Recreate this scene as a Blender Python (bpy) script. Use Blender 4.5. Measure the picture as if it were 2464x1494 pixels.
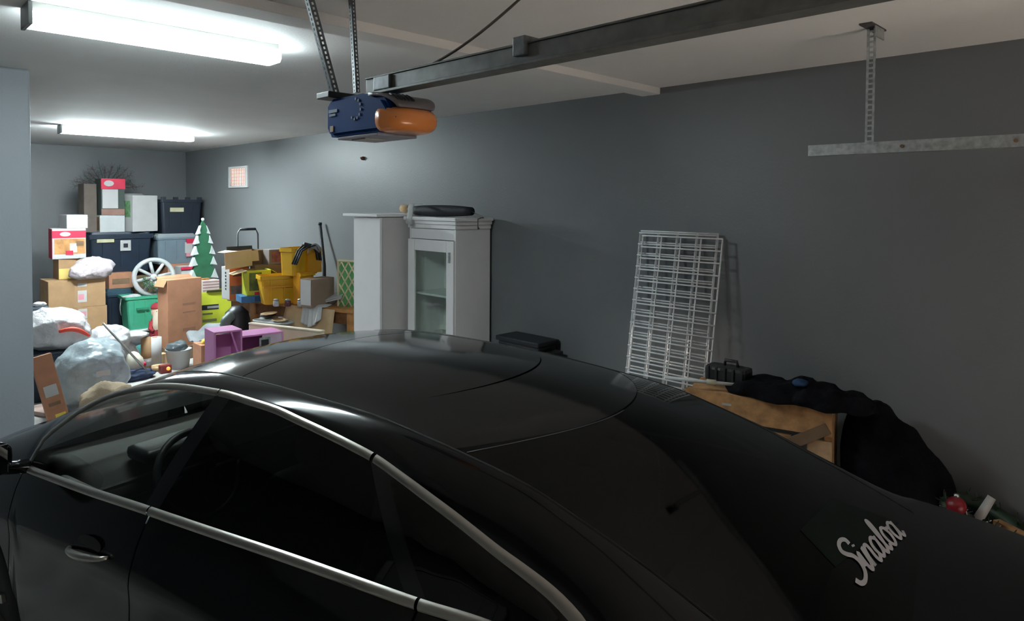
import bpy, bmesh, math, random
from mathutils import Vector, Matrix, noise
random.seed(7)
for _o in list(bpy.data.objects): bpy.data.objects.remove(_o)
S = bpy.context.scene
C = S.collection
PI = math.pi
# ------------------------------------------------------------------ camera
FPX, PPX, PPY = 1631.0, 1232.0, 534.2
YAW, PITCH, ROLL = math.radians(45.186), math.radians(1.606), math.radians(0.345)
CAM = Vector((0, 0, 2.053))
FW = Vector((math.cos(YAW)*math.cos(PITCH), math.sin(YAW)*math.cos(PITCH), -math.sin(PITCH)))
_rt = Vector((math.sin(YAW), -math.cos(YAW), 0)); _up = _rt.cross(FW)
RT = _rt*math.cos(ROLL) + _up*math.sin(ROLL)
UP = _up*math.cos(ROLL) - _rt*math.sin(ROLL)
cd = bpy.data.cameras.new('camera'); cam = bpy.data.objects.new('camera', cd); C.objects.link(cam)
cd.sensor_fit = 'HORIZONTAL'; cd.sensor_width = 36.0; cd.lens = 36.0*FPX/2464
cd.shift_x = 0.0; cd.shift_y = -(747-PPY)/2464; cd.clip_start = 0.02
m3 = Matrix((RT, UP, -FW)).transposed()
cam.matrix_world = Matrix.Translation(CAM) @ m3.to_4x4()
S.camera = cam
# ------------------------------------------------------------------ world, exposure
w = bpy.data.worlds.new('world'); S.world = w; w.use_nodes = True
w.node_tree.nodes['Background'].inputs[0].default_value = (.5, .55, .6, 1)
w.node_tree.nodes['Background'].inputs[1].default_value = 1.0
S.view_settings.view_transform = 'Standard'; S.view_settings.look = 'None'
S.view_settings.gamma = 1.0; S.view_settings.use_curve_mapping = False
S.view_settings.exposure = 0.0
TUBE_NEAR, TUBE_FAR = 76.0, 245.0      # emission of the two ceiling fixtures
# added fill: unseen garage door left raised, sun falls on the floor just inside
sl_ = bpy.data.lights.new('fill_sun', 'SUN'); sl_.energy = 125.0; sl_.color = (1., .88, .78); sl_.angle = .01
fill_sun = bpy.data.objects.new('fill_sun', sl_); C.objects.link(fill_sun); fill_sun.location = (1.85, -8, 5)
fill_sun.rotation_euler = Vector((0, -math.cos(math.radians(35)), math.sin(math.radians(35)))).to_track_quat('Z', 'Y').to_euler()

# ------------------------------------------------------------------ room numbers
CEIL, RW, BW = 2.873, 4.13, 11.9          # ceiling height, right wall X, back wall Y
PX0, PY0 = 0.868, 5.19                    # corner of the wall stub
LW, FWALL = -2.6, -1.9                    # left wall X, front wall Y

def P(px, py, X=None, Y=None, Z=None):
    d = FW + RT*((px-PPX)/FPX) + UP*((PPY-py)/FPX)
    if X is not None: t = (X-CAM.x)/d.x
    elif Y is not None: t = (Y-CAM.y)/d.y
    else: t = (Z-CAM.z)/d.z
    return CAM + d*t

# ------------------------------------------------------------------ materials
MATS = {}
def mat(name, col, rough=.6, metal=0., var=.12, scale=6., bump=0., bscale=40., coat=0., spec=.5, emit=None, estr=0., bdist=.01):
    if name in MATS: return MATS[name]
    m = bpy.data.materials.new(name); m.use_nodes = True; nt = m.node_tree; n = nt.nodes; b = n['Principled BSDF']
    tc = n.new('ShaderNodeTexCoord'); nz = n.new('ShaderNodeTexNoise'); nz.inputs['Scale'].default_value = scale; nz.inputs['Detail'].default_value = 5
    nt.links.new(tc.outputs['Object'], nz.inputs['Vector'])
    rp = n.new('ShaderNodeValToRGB'); c = Vector(col[:3])
    rp.color_ramp.elements[0].position = .3; rp.color_ramp.elements[1].position = .7
    lo = c*(1-var); hi = c*(1+var)
    rp.color_ramp.elements[0].color = (*lo, 1); rp.color_ramp.elements[1].color = (min(hi.x, 1), min(hi.y, 1), min(hi.z, 1), 1)
    nt.links.new(nz.outputs['Fac'], rp.inputs['Fac']); nt.links.new(rp.outputs['Color'], b.inputs['Base Color'])
    b.inputs['Roughness'].default_value = rough; b.inputs['Metallic'].default_value = metal
    b.inputs['Specular IOR Level'].default_value = spec
    if coat: b.inputs['Coat Weight'].default_value = coat; b.inputs['Coat Roughness'].default_value = .05
    if bump:
        n2 = n.new('ShaderNodeTexNoise'); n2.inputs['Scale'].default_value = bscale; n2.inputs['Detail'].default_value = 4
        nt.links.new(tc.outputs['Object'], n2.inputs['Vector'])
        bp = n.new('ShaderNodeBump'); bp.inputs['Strength'].default_value = bump; bp.inputs['Distance'].default_value = bdist
        nt.links.new(n2.outputs['Fac'], bp.inputs['Height']); nt.links.new(bp.outputs['Normal'], b.inputs['Normal'])
    if emit: b.inputs['Emission Color'].default_value = (*emit, 1); b.inputs['Emission Strength'].default_value = estr
    MATS[name] = m; return m

def glass(name, tint, rough=.02, ior=1.5):
    if name in MATS: return MATS[name]
    m = bpy.data.materials.new(name); m.use_nodes = True; nt = m.node_tree; n = nt.nodes
    n.remove(n['Principled BSDF']); out = n['Material Output']
    t = n.new('ShaderNodeBsdfTransparent'); t.inputs[0].default_value = (*tint, 1)
    g = n.new('ShaderNodeBsdfGlossy'); g.inputs['Roughness'].default_value = rough
    lw_ = n.new('ShaderNodeLayerWeight'); lw_.inputs[0].default_value = .5
    pw = n.new('ShaderNodeMath'); pw.operation = 'POWER'; pw.inputs[1].default_value = 5.0; nt.links.new(lw_.outputs['Facing'], pw.inputs[0])
    fr = n.new('ShaderNodeMath'); fr.operation = 'MULTIPLY_ADD'; fr.inputs[1].default_value = .95; fr.inputs[2].default_value = .035; nt.links.new(pw.outputs[0], fr.inputs[0])
    mx = n.new('ShaderNodeMixShader')
    nt.links.new(fr.outputs[0], mx.inputs[0]); nt.links.new(t.outputs[0], mx.inputs[1]); nt.links.new(g.outputs[0], mx.inputs[2])
    nt.links.new(mx.outputs[0], out.inputs[0]); MATS[name] = m; return m

M_WALL = mat('wall_paint', (.152, .159, .166), .45, var=.05, scale=1.2, bump=.10, bscale=60)
M_CEIL = mat('ceiling_paint', (.85, .84, .83), .75, var=.03, scale=2, bump=.12, bscale=90)
M_FLOOR = mat('concrete', (.42, .41, .39), .55, var=.2, scale=3, bump=.1, bscale=30)
M_WHITE = mat('white_paint', (.56, .55, .54), .5, var=.03)
M_CARD = mat('cardboard', (.36, .215, .11), .85, var=.10, scale=9, bump=.06, bscale=70)
M_CARD2 = mat('cardboard_orange', (.43, .20, .115), .85, var=.12, scale=7, bump=.06, bscale=60)
M_CARDL = mat('cardboard_light', (.58, .40, .23), .85, var=.08, scale=9)
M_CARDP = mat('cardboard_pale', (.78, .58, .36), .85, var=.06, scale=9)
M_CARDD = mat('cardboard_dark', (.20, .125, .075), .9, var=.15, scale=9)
M_STEEL = mat('galvanised_steel', (.42, .44, .44), .42, .75, var=.25, scale=40)
M_RAIL = mat('opener_rail_steel', (.16, .165, .16), .5, .5, var=.2, scale=20)
M_BLACK = mat('black_plastic', (.012, .013, .017), .45, var=.2)
M_NAVY = mat('navy_plastic', (.012, .022, .040), .42, var=.12)
M_PAPER = mat('white_paper', (.47, .465, .46), .8, var=.04)
M_WHPL = mat('white_plastic', (.54, .55, .55), .4, var=.04)
M_WIRE = mat('white_wire', (.72, .72, .73), .45, var=.05)
M_RED = mat('red_print', (.55, .02, .06), .55, var=.15)
M_WOOD = mat('orange_wood', (.42, .19, .06), .6, var=.3, scale=14)
M_GREEN = mat('green_plastic', (.06, .36, .22), .4, var=.08)

# ------------------------------------------------------------------ mesh helpers
def obj(name, bm, m, parent=None, smooth=False, kind=None):
    me = bpy.data.meshes.new(name)
    bmesh.ops.recalc_face_normals(bm, faces=bm.faces[:])
    bm.to_mesh(me); bm.free()
    if smooth:
        for p_ in me.polygons: p_.use_smooth = True
    o = bpy.data.objects.new(name, me); C.objects.link(o)
    for k in (m if isinstance(m, (list, tuple)) else [m]): me.materials.append(k)
    if parent is not None: o.parent = parent
    if kind: o['kind'] = kind
    return o
def empty(name, loc=(0, 0, 0), rz=0.):
    o = bpy.data.objects.new(name, None); C.objects.link(o); o.location = loc; o.rotation_euler = (0, 0, rz); o.empty_display_size = .1
    return o
def tag(o, label=None, cat=None, group=None):
    if label: o['label'] = label
    if cat: o['category'] = cat
    if group: o['group'] = group
    return o
def box(bm, c, s, rot=None, bev=0.):
    """box centred at c with full sizes s"""
    r = bmesh.ops.create_cube(bm, size=1.0); vs = r['verts']
    bmesh.ops.scale(bm, vec=Vector(s), verts=vs)
    if bev > 0:
        es = list({e for v in vs for e in v.link_edges})
        k = bmesh.ops.bevel(bm, geom=es, offset=min(bev, min(s)*.45), segments=2, affect='EDGES', profile=.6)
        vs = list({v for f in k['faces'] for v in f.verts} | {v for v in vs if v.is_valid})
        # collect whole island
        st = [vs[0]]; seen = {vs[0]}
        while st:
            v = st.pop()
            for e in v.link_edges:
                q = e.other_vert(v)
                if q not in seen: seen.add(q); st.append(q)
        vs = list(seen)
    if rot is not None: bmesh.ops.rotate(bm, cent=(0, 0, 0), matrix=rot, verts=vs)
    bmesh.ops.translate(bm, vec=Vector(c), verts=vs)
    return vs
def bx(name, c, s, m, parent=None, rot=None, bev=.004, smooth=False):
    bm = bmesh.new(); box(bm, c, s, rot, bev); return obj(name, bm, m, parent, smooth)
def tube(bm, pts, r, seg=8, cap=True):
    pts = [Vector(p) for p in pts]; rings = []
    rs = r if isinstance(r, (list, tuple)) else [r]*len(pts)
    prev = None
    for i, p in enumerate(pts):
        t = (pts[min(i+1, len(pts)-1)]-pts[max(i-1, 0)]).normalized()
        if prev is None:
            a = Vector((0, 0, 1)) if abs(t.z) < .9 else Vector((1, 0, 0)); nrm = t.cross(a).normalized()
        else:
            nrm = (prev - t*prev.dot(t)).normalized()
        prev = nrm; b = t.cross(nrm)
        rings.append([bm.verts.new(p + (nrm*math.cos(2*PI*k/seg) + b*math.sin(2*PI*k/seg))*rs[i]) for k in range(seg)])
    for a, b in zip(rings, rings[1:]):
        for k in range(seg): bm.faces.new((a[k], a[(k+1) % seg], b[(k+1) % seg], b[k]))
    if cap: bm.faces.new(rings[0][::-1]); bm.faces.new(rings[-1])
def tb(name, pts, r, m, parent=None, seg=8, smooth=True):
    bm = bmesh.new(); tube(bm, pts, r, seg); return obj(name, bm, m, parent, smooth)
def lathe(bm, prof, seg=24, c=(0, 0, 0)):
    c = Vector(c); rings = []
    for r, z in prof: rings.append([bm.verts.new(c+Vector((r*math.cos(2*PI*k/seg), r*math.sin(2*PI*k/seg), z))) for k in range(seg)])
    for a, b in zip(rings, rings[1:]):
        for k in range(seg): bm.faces.new((a[k], a[(k+1) % seg], b[(k+1) % seg], b[k]))
    bm.faces.new(rings[0][::-1]); bm.faces.new(rings[-1])
def prism(bm, poly, axis, t0, t1):
    """extrude a 2-D polygon along an axis ('x','y','z') from t0 to t1"""
    def mk(p, t): return {'x': (t, p[0], p[1]), 'y': (p[0], t, p[1]), 'z': (p[0], p[1], t)}[axis]
    a = [bm.verts.new(mk(p, t0)) for p in poly]; b = [bm.verts.new(mk(p, t1)) for p in poly]
    bm.faces.new(a); bm.faces.new(b[::-1]); n = len(poly)
    for i in range(n): bm.faces.new((a[i], b[i], b[(i+1) % n], a[(i+1) % n]))
def grid(bm, fn, nu, nv):
    vs = [[bm.verts.new(fn(i/nu, j/nv)) for j in range(nv+1)] for i in range(nu+1)]
    for i in range(nu):
        for j in range(nv): bm.faces.new((vs[i][j], vs[i+1][j], vs[i+1][j+1], vs[i][j+1]))
    return vs
def sheet(name, fn, nu, nv, th, m, parent=None, smooth=True):
    """curved sheet with real thickness th"""
    bm = bmesh.new(); grid(bm, fn, nu, nv)
    bmesh.ops.recalc_face_normals(bm, faces=bm.faces[:])
    bmesh.ops.solidify(bm, geom=bm.faces[:], thickness=th)
    return obj(name, bm, m, parent, smooth)
def struct(name, o):
    o.name = name; o['kind'] = 'structure'; return o
def interp(xs, ys):
    """monotone cubic interpolation; xs increasing"""
    n = len(xs); h = [xs[i+1]-xs[i] for i in range(n-1)]; d = [(ys[i+1]-ys[i])/h[i] for i in range(n-1)]
    m = [d[0]] + [0 if d[i-1]*d[i] <= 0 else 2*d[i-1]*d[i]/(d[i-1]+d[i]) for i in range(1, n-1)] + [d[-1]]
    def f(x):
        x = min(max(x, xs[0]), xs[-1]); i = 0
        while i < n-2 and x > xs[i+1]: i += 1
        t = (x-xs[i])/h[i]; t2 = t*t; t3 = t2*t
        return (2*t3-3*t2+1)*ys[i]+(t3-2*t2+t)*h[i]*m[i]+(-2*t3+3*t2)*ys[i+1]+(t3-t2)*h[i]*m[i+1]
    return f

# ================================================================== ROOM
T_ = .12
struct('floor', bx('floor', ((LW+RW)/2, (FWALL+BW)/2, -.06), (RW-LW+.24, BW-FWALL+.24, .12), M_FLOOR, bev=0))
struct('ceiling', bx('ceiling', ((LW+RW)/2, (FWALL+BW)/2, CEIL+.06), (RW-LW+.24, BW-FWALL+.24, .12), M_CEIL, bev=0))
struct('wall_right', bx('wall_right', (RW+T_/2, (FWALL+BW)/2, CEIL/2), (T_, BW-FWALL+.24, CEIL), M_WALL, bev=0))
struct('wall_back', bx('wall_back', ((PX0+RW)/2, BW+T_/2, CEIL/2), (RW-PX0+.24, T_, CEIL), M_WALL, bev=0))
struct('wall_left', bx('wall_left', (LW-T_/2, (FWALL+PY0)/2, CEIL/2), (T_, PY0-FWALL+.24, CEIL), M_WALL, bev=0))
struct('wall_stub', bx('wall_stub', ((LW+PX0)/2, PY0+.075, CEIL/2), (PX0-LW, .15, CEIL), mat('stub_paint', (.31, .34, .37), .5, var=.03, scale=1.5, bump=.1, bscale=60), bev=.012)).name = 'wall_partition'
struct('wall_tandem', bx('wall_tandem', (PX0-.06, (PY0+.15+BW)/2, CEIL/2), (T_, BW-PY0-.15, CEIL), M_WALL, bev=0)).name = 'wall_inner'
# front wall with the sectional garage door behind the camera
DX0, DX1, DH, GAP = .45, 3.25, 2.15, .36  # gap under the unseen door is added to let the fill sunlight in
fwall = bx('wall_front', ((LW-.12+DX0)/2, FWALL-T_/2, CEIL/2), (DX0-LW+.12, T_, CEIL), M_WALL, bev=0); struct('wall_front', fwall)
struct('wall_front_side', bx('wall_front_side', ((DX1+RW+.12)/2, FWALL-T_/2, CEIL/2), (RW+.12-DX1, T_, CEIL), M_WALL, bev=0)); struct('wall_front_header', bx('wall_front_header', ((DX0+DX1)/2, FWALL-T_/2, (DH+CEIL)/2), (DX1-DX0, T_, CEIL-DH), M_WALL, bev=0))
gd = empty('door_1', ((DX0+DX1)/2, FWALL+.03, GAP)); gd['kind'] = 'structure'
M_DOORP = mat('door_panel_paint', (.5, .49, .47), .5, var=.04)
for i in range(4): bx('panel', (0, 0, (i+.5)*(DH-GAP+.06)/4), (DX1-DX0+.12, .045, (DH-GAP+.06)/4-.004), M_DOORP, gd, bev=.006)
# white house door and trim on the left wall (only seen mirrored in the car)
hd = empty('door_2', (LW+.02, 2.4, 0)); hd['kind'] = 'structure'
bx('door_leaf', (.02, 0, 1.02), (.045, .86, 2.02), M_WHITE, hd, bev=.006)
for y_ in (-.47, .47): bx('jamb', (.015, y_, 1.05), (.06, .07, 2.1), M_WHITE, hd)
bx('head_jamb', (.015, 0, 2.09), (.06, 1.01, .07), M_WHITE, hd)
for z_ in (.55, 1.5): bx('raised_panel', (.046, 0, z_), (.012, .62, .72), M_WHITE, hd, bev=.005)
bm = bmesh.new(); bmesh.ops.create_uvsphere(bm, u_segments=12, v_segments=8, radius=.03, matrix=Matrix.Translation((.08, -.36, .98))); obj('door_knob', bm, M_STEEL, hd, True)
# boxed beam across the ceiling
struct('trim_1', bx('trim_1', ((LW+RW)/2, 2.755, CEIL-.023), (RW-LW, .15, .046), M_CEIL, bev=.003))

# ================================================================== CEILING LIGHTS
def wrap_light(name, label, pa, pb, estr, wid, drop):
    zb = CEIL-drop; a = P(*pa, Z=zb); b = P(*pb, Z=zb); yc = (a.y+b.y)/2 - wid/2; L = b.x-a.x; xc = (a.x+b.x)/2
    t = tag(empty(name, (xc, yc, CEIL)), label, 'light', 'fluorescent ceiling lights')
    M_L = mat('lit_diffuser_%d' % estr, (.9, .9, .9), .5, var=.01, emit=(.83, .97, 1.), estr=estr)
    M_P = mat('fixture_enamel', (.42, .43, .40), .45, var=.03)
    M_S = mat('lit_diffuser_side_%d' % estr, (.9, .9, .9), .5, var=.01, emit=(.83, .97, 1.), estr=estr*.45)
    bx('pan', (0, 0, -.021), (L*.985, wid*.90, .042), M_P, t, bev=.004)
    bm = bmesh.new(); w2 = wid/2
    prism(bm, [(-w2, -.042), (-w2, -drop+.018), (-w2+.016, -drop), (w2-.016, -drop), (w2, -drop+.018), (w2, -.042)], 'x', -L/2+.018, L/2)
    bm.normal_update(); bmesh.ops.recalc_face_normals(bm, faces=bm.faces[:])
    for f_ in bm.faces: f_.material_index = 0 if f_.normal.z < -.5 else 1
    obj('diffuser', bm, [M_L, M_S], t)
    bx('end_cap', (-L/2+.009, 0, -drop/2-.004), (.016, wid+.006, drop+.004), mat('end_cap_grey', (.2, .22, .22), .5), t, bev=.003)
    return t
wrap_light('ceiling_light', 'long bright fluorescent wraparound ceiling light nearest the garage door opener', (50, 68), (642, 160), TUBE_NEAR, .16, .09)
wrap_light('ceiling_light', 'farther, smaller fluorescent ceiling light above the storage pile', (140, 320), (452, 342), TUBE_FAR, .16, .09)

# ================================================================== GARAGE DOOR OPENER
RX = 1.42
def rail_z(px, py): return P(px, py, X=RX)
a = rail_z(972, 214); zr_ = a.z
op = tag(empty('garage_door_opener', (RX, a.y+.16, zr_)), 'blue garage door opener motor with orange lamp lens hung on metal straps', 'opener')
oy = op.location.y
M_BLUE = mat('opener_blue', (.010, .052, .200), .6, var=.08, spec=.06)
M_OR = mat('opener_orange', (.72, .25, .065), .3, var=.05, scale=3, coat=.3)
M_GRY = mat('opener_grey', (.15, .14, .15), .5, var=.1)
q0 = P(785, 300, X=RX-.1); q1 = P(905, 300, X=RX-.1)
yF, yN = q0.y-oy, q1.y-oy           # far and near end of the blue housing
zt, zb_ = -.012, P(790, 330, X=RX-.1).z-zr_
bm = bmesh.new()
hh = zt-zb_
prof = [(yF, zb_+.03), (yF+.012, zb_+.006), (yF-.02, zb_), (yN-.05, zb_-.004), (yN-.02, zb_+.012), (yN-.03, zt-.03), (yN+.05, zt), (yF-.02, zt-.004), (yF, zt-.025)]
prof = [(yF, zb_+.03), (yF-.02, zb_), (yN-.02, zb_), (yN-.06, zb_+.02), (yN-.10, zt-.10), (yN-.03, zt-.025), (yN+.10, zt), (yF-.03, zt), (yF, zt-.025)]
prism(bm, prof, 'x', -.10, .10)
bmesh.ops.bevel(bm, geom=[e for e in bm.edges if abs(e.verts[0].co.x-e.verts[1].co.x) < 1e-4], offset=.012, segments=2, affect='EDGES')
obj('housing', bm, M_BLUE, op)
def lens_fn(u, v):
    # wrap-around lamp lens: rounded end in plan, bulged in section
    th = -PI/2 + PI*u
    rx_, ry_ = .118, .135
    ph = (v-.5)*PI
    k = (abs(math.cos(ph))**.35)
    hgt = hh*.62
    return Vector((rx_*k*(1 if abs(math.sin(th)) > .999 else math.copysign(abs(math.sin(th))**.6, math.sin(th))), yN+.015-ry_*k*abs(math.cos(th))**.75, zb_-.004+hgt*(.5+.5*math.copysign(abs(math.sin(ph))**.8, math.sin(ph)))))
bm = bmesh.new(); grid(bm, lens_fn, 20, 12); bmesh.ops.remove_doubles(bm, verts=bm.verts[:], dist=1e-4)
obj('lamp_lens', bm, M_OR, op, True)
# grey vented hood above the lens
bm = bmesh.new()
grid(bm, lambda u, v: Vector(((u-.5)*.20*(1-.25*v*v), yN+.05-.15*math.sin(v*PI/2), zt-.004-.058*(1-math.cos(v*PI/2)))), 10, 8)
bmesh.ops.recalc_face_normals(bm, faces=bm.faces[:]); bmesh.ops.solidify(bm, geom=bm.faces[:], thickness=.012)
hood = obj('vent_hood', bm, M_GRY, op, True)
def hood_pt(u, v): return Vector(((u-.5)*.20*(1-.25*v*v), yN+.05-.15*math.sin(v*PI/2), zt-.002-.058*(1-math.cos(v*PI/2))))
for i in range(5): tb('vent_slot', [hood_pt(.10+.09*i, v_) for v_ in (.45, .55, .65, .75)], .005, M_BLACK, hood, 6)
bx('bottom_plate', (0, (yF+yN)/2-.02, zb_-.006), (.17, abs(yF-yN)*.8, .012), mat('opener_label_grey', (.3, .3, .36), .5), op)
bx('data_sticker', (-.02, (yF+yN)/2, zb_-.0145), (.09, .09, .004), M_PAPER, op, bev=0)
bx('rating_label', (-.02, yF+.003, zb_+hh*.52), (.12, .004, .05), M_PAPER, op, bev=0)
# emblem: ring of small marks and two short bars on the side
for i in range(8):
    an = -2.2+i*.52; bx('emblem_mark', (-.1025, yN+.13-.036*math.cos(an), zb_+hh*.62+.036*math.sin(an)), (.003, .009, .009), mat('emblem_grey', (.08, .13, .22), .6), op, bev=0)
bx('emblem_bar', (-.1025, yF-.055, zb_+hh*.66), (.003, .06, .012), MATS['emblem_grey'], op, bev=0)
bx('emblem_bar', (-.1025, yF-.05, zb_+hh*.56), (.003, .045, .009), MATS['emblem_grey'], op, bev=0)
bx('warning_dot', (-.1025, yF-.045, zb_+hh*.2), (.003, .022, .022), mat('dot_tan', (.4, .25, .14), .6), op, bev=0)
# hanging straps of perforated angle, up to the ceiling
def strap_holes(name, p0, p1, wdt, n, parent, m=M_STEEL):
    p0, p1 = Vector(p0), Vector(p1); L = (p1-p0).length; ax = (p1-p0).normalized()
    sd = Vector((0, 1, 0)).cross(ax).normalized() if abs(ax.y) < .9 else Vector((1, 0, 0)); nr = ax.cross(sd).normalized()
    bm = bmesh.new()
    def flange(s_, nn):
        cnt = n; st = L/cnt; hw = wdt*.16; hl = st*.27
        def v(a_, l_): return p0+s_*a_+ax*l_
        # ladder of quads leaves a slot at each step
        for i in range(cnt):
            l0, l1 = i*st, (i+1)*st; c_ = (l0+l1)/2
            xs_ = [0, wdt/2-hw, wdt/2+hw, wdt]; ls_ = [l0, c_-hl, c_+hl, l1]
            g_ = [[bm.verts.new(v(x_, l_)) for l_ in ls_] for x_ in xs_]
            for a_ in range(3):
                for b_ in range(3):
                    if a_ == 1 and b_ == 1: continue
                    bm.faces.new((g_[a_][b_], g_[a_+1][b_], g_[a_+1][b_+1], g_[a_][b_+1]))
    flange(sd, nr); flange(nr, sd)
    bmesh.ops.remove_doubles(bm, verts=bm.verts[:], dist=1e-5)
    bmesh.ops.recalc_face_normals(bm, faces=bm.faces[:]); bmesh.ops.solidify(bm, geom=bm.faces[:], thickness=.0025)
    return obj(name, bm, m, parent)
OL = Vector(op.location)
b1 = P(803, 226, Y=oy+yF-.03); t1 = P(742, 0, Y=oy+yF-.03); k = (CEIL-b1.z)/(t1.z-b1.z); t1 = b1+(t1-b1)*k
M_DSTL = mat('dull_zinc', (.16, .17, .18), .5, .6, var=.3, scale=40)
strap_holes('hanging_strap', b1-OL, t1-OL, .026, 24, op, M_DSTL)
b2 = P(857, 222, X=RX+.05); t2 = P(845, 0, X=RX+.05); k = (CEIL-b2.z)/(t2.z-b2.z); t2 = b2+(t2-b2)*k
strap_holes('hanging_strap', b2-OL, t2-OL, .017, 24, op, M_DSTL)
bx('mount_bracket', ((b1.x+b2.x)/2-OL.x, (b1.y+b2.y)/2-OL.y, .004), (abs(b2.x-b1.x)+.06, abs(b1.y-b2.y)+.03, .024), M_BLACK, op)
# rail to the garage door
g1 = rail_z(1860, 28); yend = FWALL+.25
def rz(y): return zr_ + 0*(y)
rl = yend-(oy+yF*0+.03)
bm = bmesh.new()
for dx, dz, sx, sz in ((0, .018, .040, .05), (0, -.012, .062, .010), (0, .046, .05, .006)):
    box(bm, (dx, (.05+yend-oy)/2-.0, .012+dz), (sx, abs(yend-oy)+.05, sz), bev=.002)
obj('rail', bm, M_RAIL, op)
yb = P(1268, 112, X=RX).y-oy
bx('rail_clamp', (0, yb, .05), (.07, .05, .055), M_DSTL, op, bev=.004)
bx('rail_sleeve', (0, P(935, 200, X=RX).y-oy, .03), (.066, .10, .05), M_DSTL, op, bev=.004)
# grey cable sagging from the ceiling to the rail
c0 = P(975, 186, X=RX); c1 = P(1240, 0, X=RX+.03); kk = []
for i in range(15):
    t = i/14; p_ = c0.lerp(c1 + (c1-c0)*.12, t); p_.z -= .028*math.sin(PI*min(1, t*1.0)); kk.append(p_)
kk[-1].z = max(kk[-1].z, CEIL-.05)
kk += [Vector((kk[-1].x, kk[-1].y-.03, CEIL))]
tag(tb('power_cable', kk, .0045, mat('cable_grey', (.11, .10, .09), .6)), 'thin grey cable sagging from the ceiling to the opener rail', 'cable')

# ================================================================== DOOR TRACK ON THE RIGHT
TX = 3.385
e0 = P(1946, 363, X=TX)
tr = tag(empty('door_track', (TX, e0.y, e0.z)), 'galvanised horizontal garage door track hanging from a ceiling strap', 'track')
bm = bmesh.new(); Lt = abs(FWALL+.1-e0.y)
prof = [(-.008, -.026), (-.008, .026), (.022, .026), (.022, .021), (-.003, .021), (-.003, -.021), (.022, -.021), (.030, -.026)]
prism(bm, prof, 'y', 0, -Lt); obj('track_channel', bm, M_STEEL, tr)
tp = P(2092, 80, X=TX); yS = P(2092, 340, X=TX).y-e0.y
bm = bmesh.new()
for i in range(22):
    z0 = .026+(CEIL-e0.z-.026)*i/22; z1 = .026+(CEIL-e0.z-.026)*(i+1)/22
    box(bm, (0, yS-.014, (z0+z1)/2), (.003, .010, z1-z0)); box(bm, (0, yS+.014, (z0+z1)/2), (.003, .010, z1-z0)); box(bm, (0, yS, z0+.004), (.003, .02, .009))
    box(bm, (.016, yS+.019, (z0+z1)/2), (.03, .003, z1-z0))
obj('hanging_strap', bm, M_STEEL, tr)
bx('ceiling_plate', (.0, yS-.005, CEIL-e0.z-.004), (.20, .055, .008), mat('plate_dark', (.10, .09, .09), .6, .3), tr, rot=None, bev=.001)
bx('ceiling_angle', (.01, yS-.03, CEIL-e0.z-.03), (.12, .005, .05), M_STEEL, tr, bev=.001)
for px in (2172, 2445):
    bm = bmesh.new(); lathe(bm, [(.008, 0), (.008, .006)], 8); bmesh.ops.rotate(bm, cent=(0, 0, 0), matrix=Matrix.Rotation(-PI/2, 3, 'Y'), verts=bm.verts[:]); 
    bmesh.ops.translate(bm, vec=(-.008, P(px, 350, X=TX).y-e0.y, 0), verts=bm.verts[:]); obj('bolt', bm, mat('rusty_bolt', (.2, .12, .07), .7, .4), tr)
# wall vent with daylight behind pinkish louvres
v0 = P(553, 402, X=RW); v1 = P(598, 451, X=RW)
vt = tag(empty('wall_vent', (RW, (v0.y+v1.y)/2, (v0.z+v1.z)/2)), 'small square white louvred vent glowing pink high on the grey wall', 'vent')
vw, vh = abs(v0.y-v1.y), abs(v0.z-v1.z)
bx('backlight', (-.004, 0, 0), (.006, vw*.8, vh*.8), mat('vent_daylight', (.7, .5, .45), .6, emit=(1., .66, .56), estr=1.1), vt, bev=0)
for s_ in (-1, 1):
    bx('frame_bar', (-.012, s_*vw*.45, 0), (.024, vw*.10, vh), M_PAPER, vt); bx('frame_bar', (-.012, 0, s_*vh*.45), (.022, vw*.82, vh*.10), M_PAPER, vt)
for i in range(9): bx('louvre', (-.012, -vw*.36+i*vw*.09, 0), (.012, vw*.022, vh*.8), mat('louvre_pink', (.55, .36, .32), .6), vt, bev=0)
for i in range(5): bx('louvre', (-.010, 0, -vh*.32+i*vh*.16), (.008, vw*.8, vh*.02), MATS['louvre_pink'], vt, bev=0)
# rusty hook on the wall above the white cabinets
hk = P(873, 381, X=RW-.012)
bm = bmesh.new(); bmesh.ops.create_uvsphere(bm, u_segments=10, v_segments=8, radius=.022, matrix=Matrix.Translation(hk)); tube(bm, [hk+Vector((.015, 0, 0)), hk+Vector((-.02, 0, -.01)), hk+Vector((-.03, 0, .01))], .007, 6)
tag(obj('wall_hook', bm, mat('hook_rust', (.22, .10, .05), .7), smooth=True), 'small rusty hook on the wall right of the opener, above the white cabinets', 'hook')

# ================================================================== CAR  (car axes: x right, y forward, z up; y=0 at the rear door's trailing edge)
car = tag(empty('car', (1.807, 1.542, 0), math.radians(12.14)), 'glossy black four-door sedan with chrome window trim parked in the foreground', 'car')
M_PAINT = mat('black_car_paint', (.0030, .0030, .0036), .10, var=.1, spec=.36)
M_ROOFG = mat('roof_glass_black', (.004, .0035, .003), .10, var=.2, scale=3, spec=.45)
M_CHROME = mat('satin_chrome', (.42, .40, .36), .30, .9, var=.06, scale=3)
M_TRIM = mat('gloss_black_trim', (.004, .004, .005), .15, var=.1)
M_SEAL = mat('rubber_seal', (.003, .003, .003), .7, var=.1)
G_DARK = glass('privacy_glass', (.02, .02, .022)); G_FRONT = glass('front_door_glass', (.42, .42, .40)); G_WIND = glass('windshield_glass', (.60, .64, .60))
G_REAR = glass('rear_window_glass', (.012, .010, .010), .05)
def rev(xs, ys): return interp(list(reversed(xs)), list(reversed(ys)))
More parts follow.
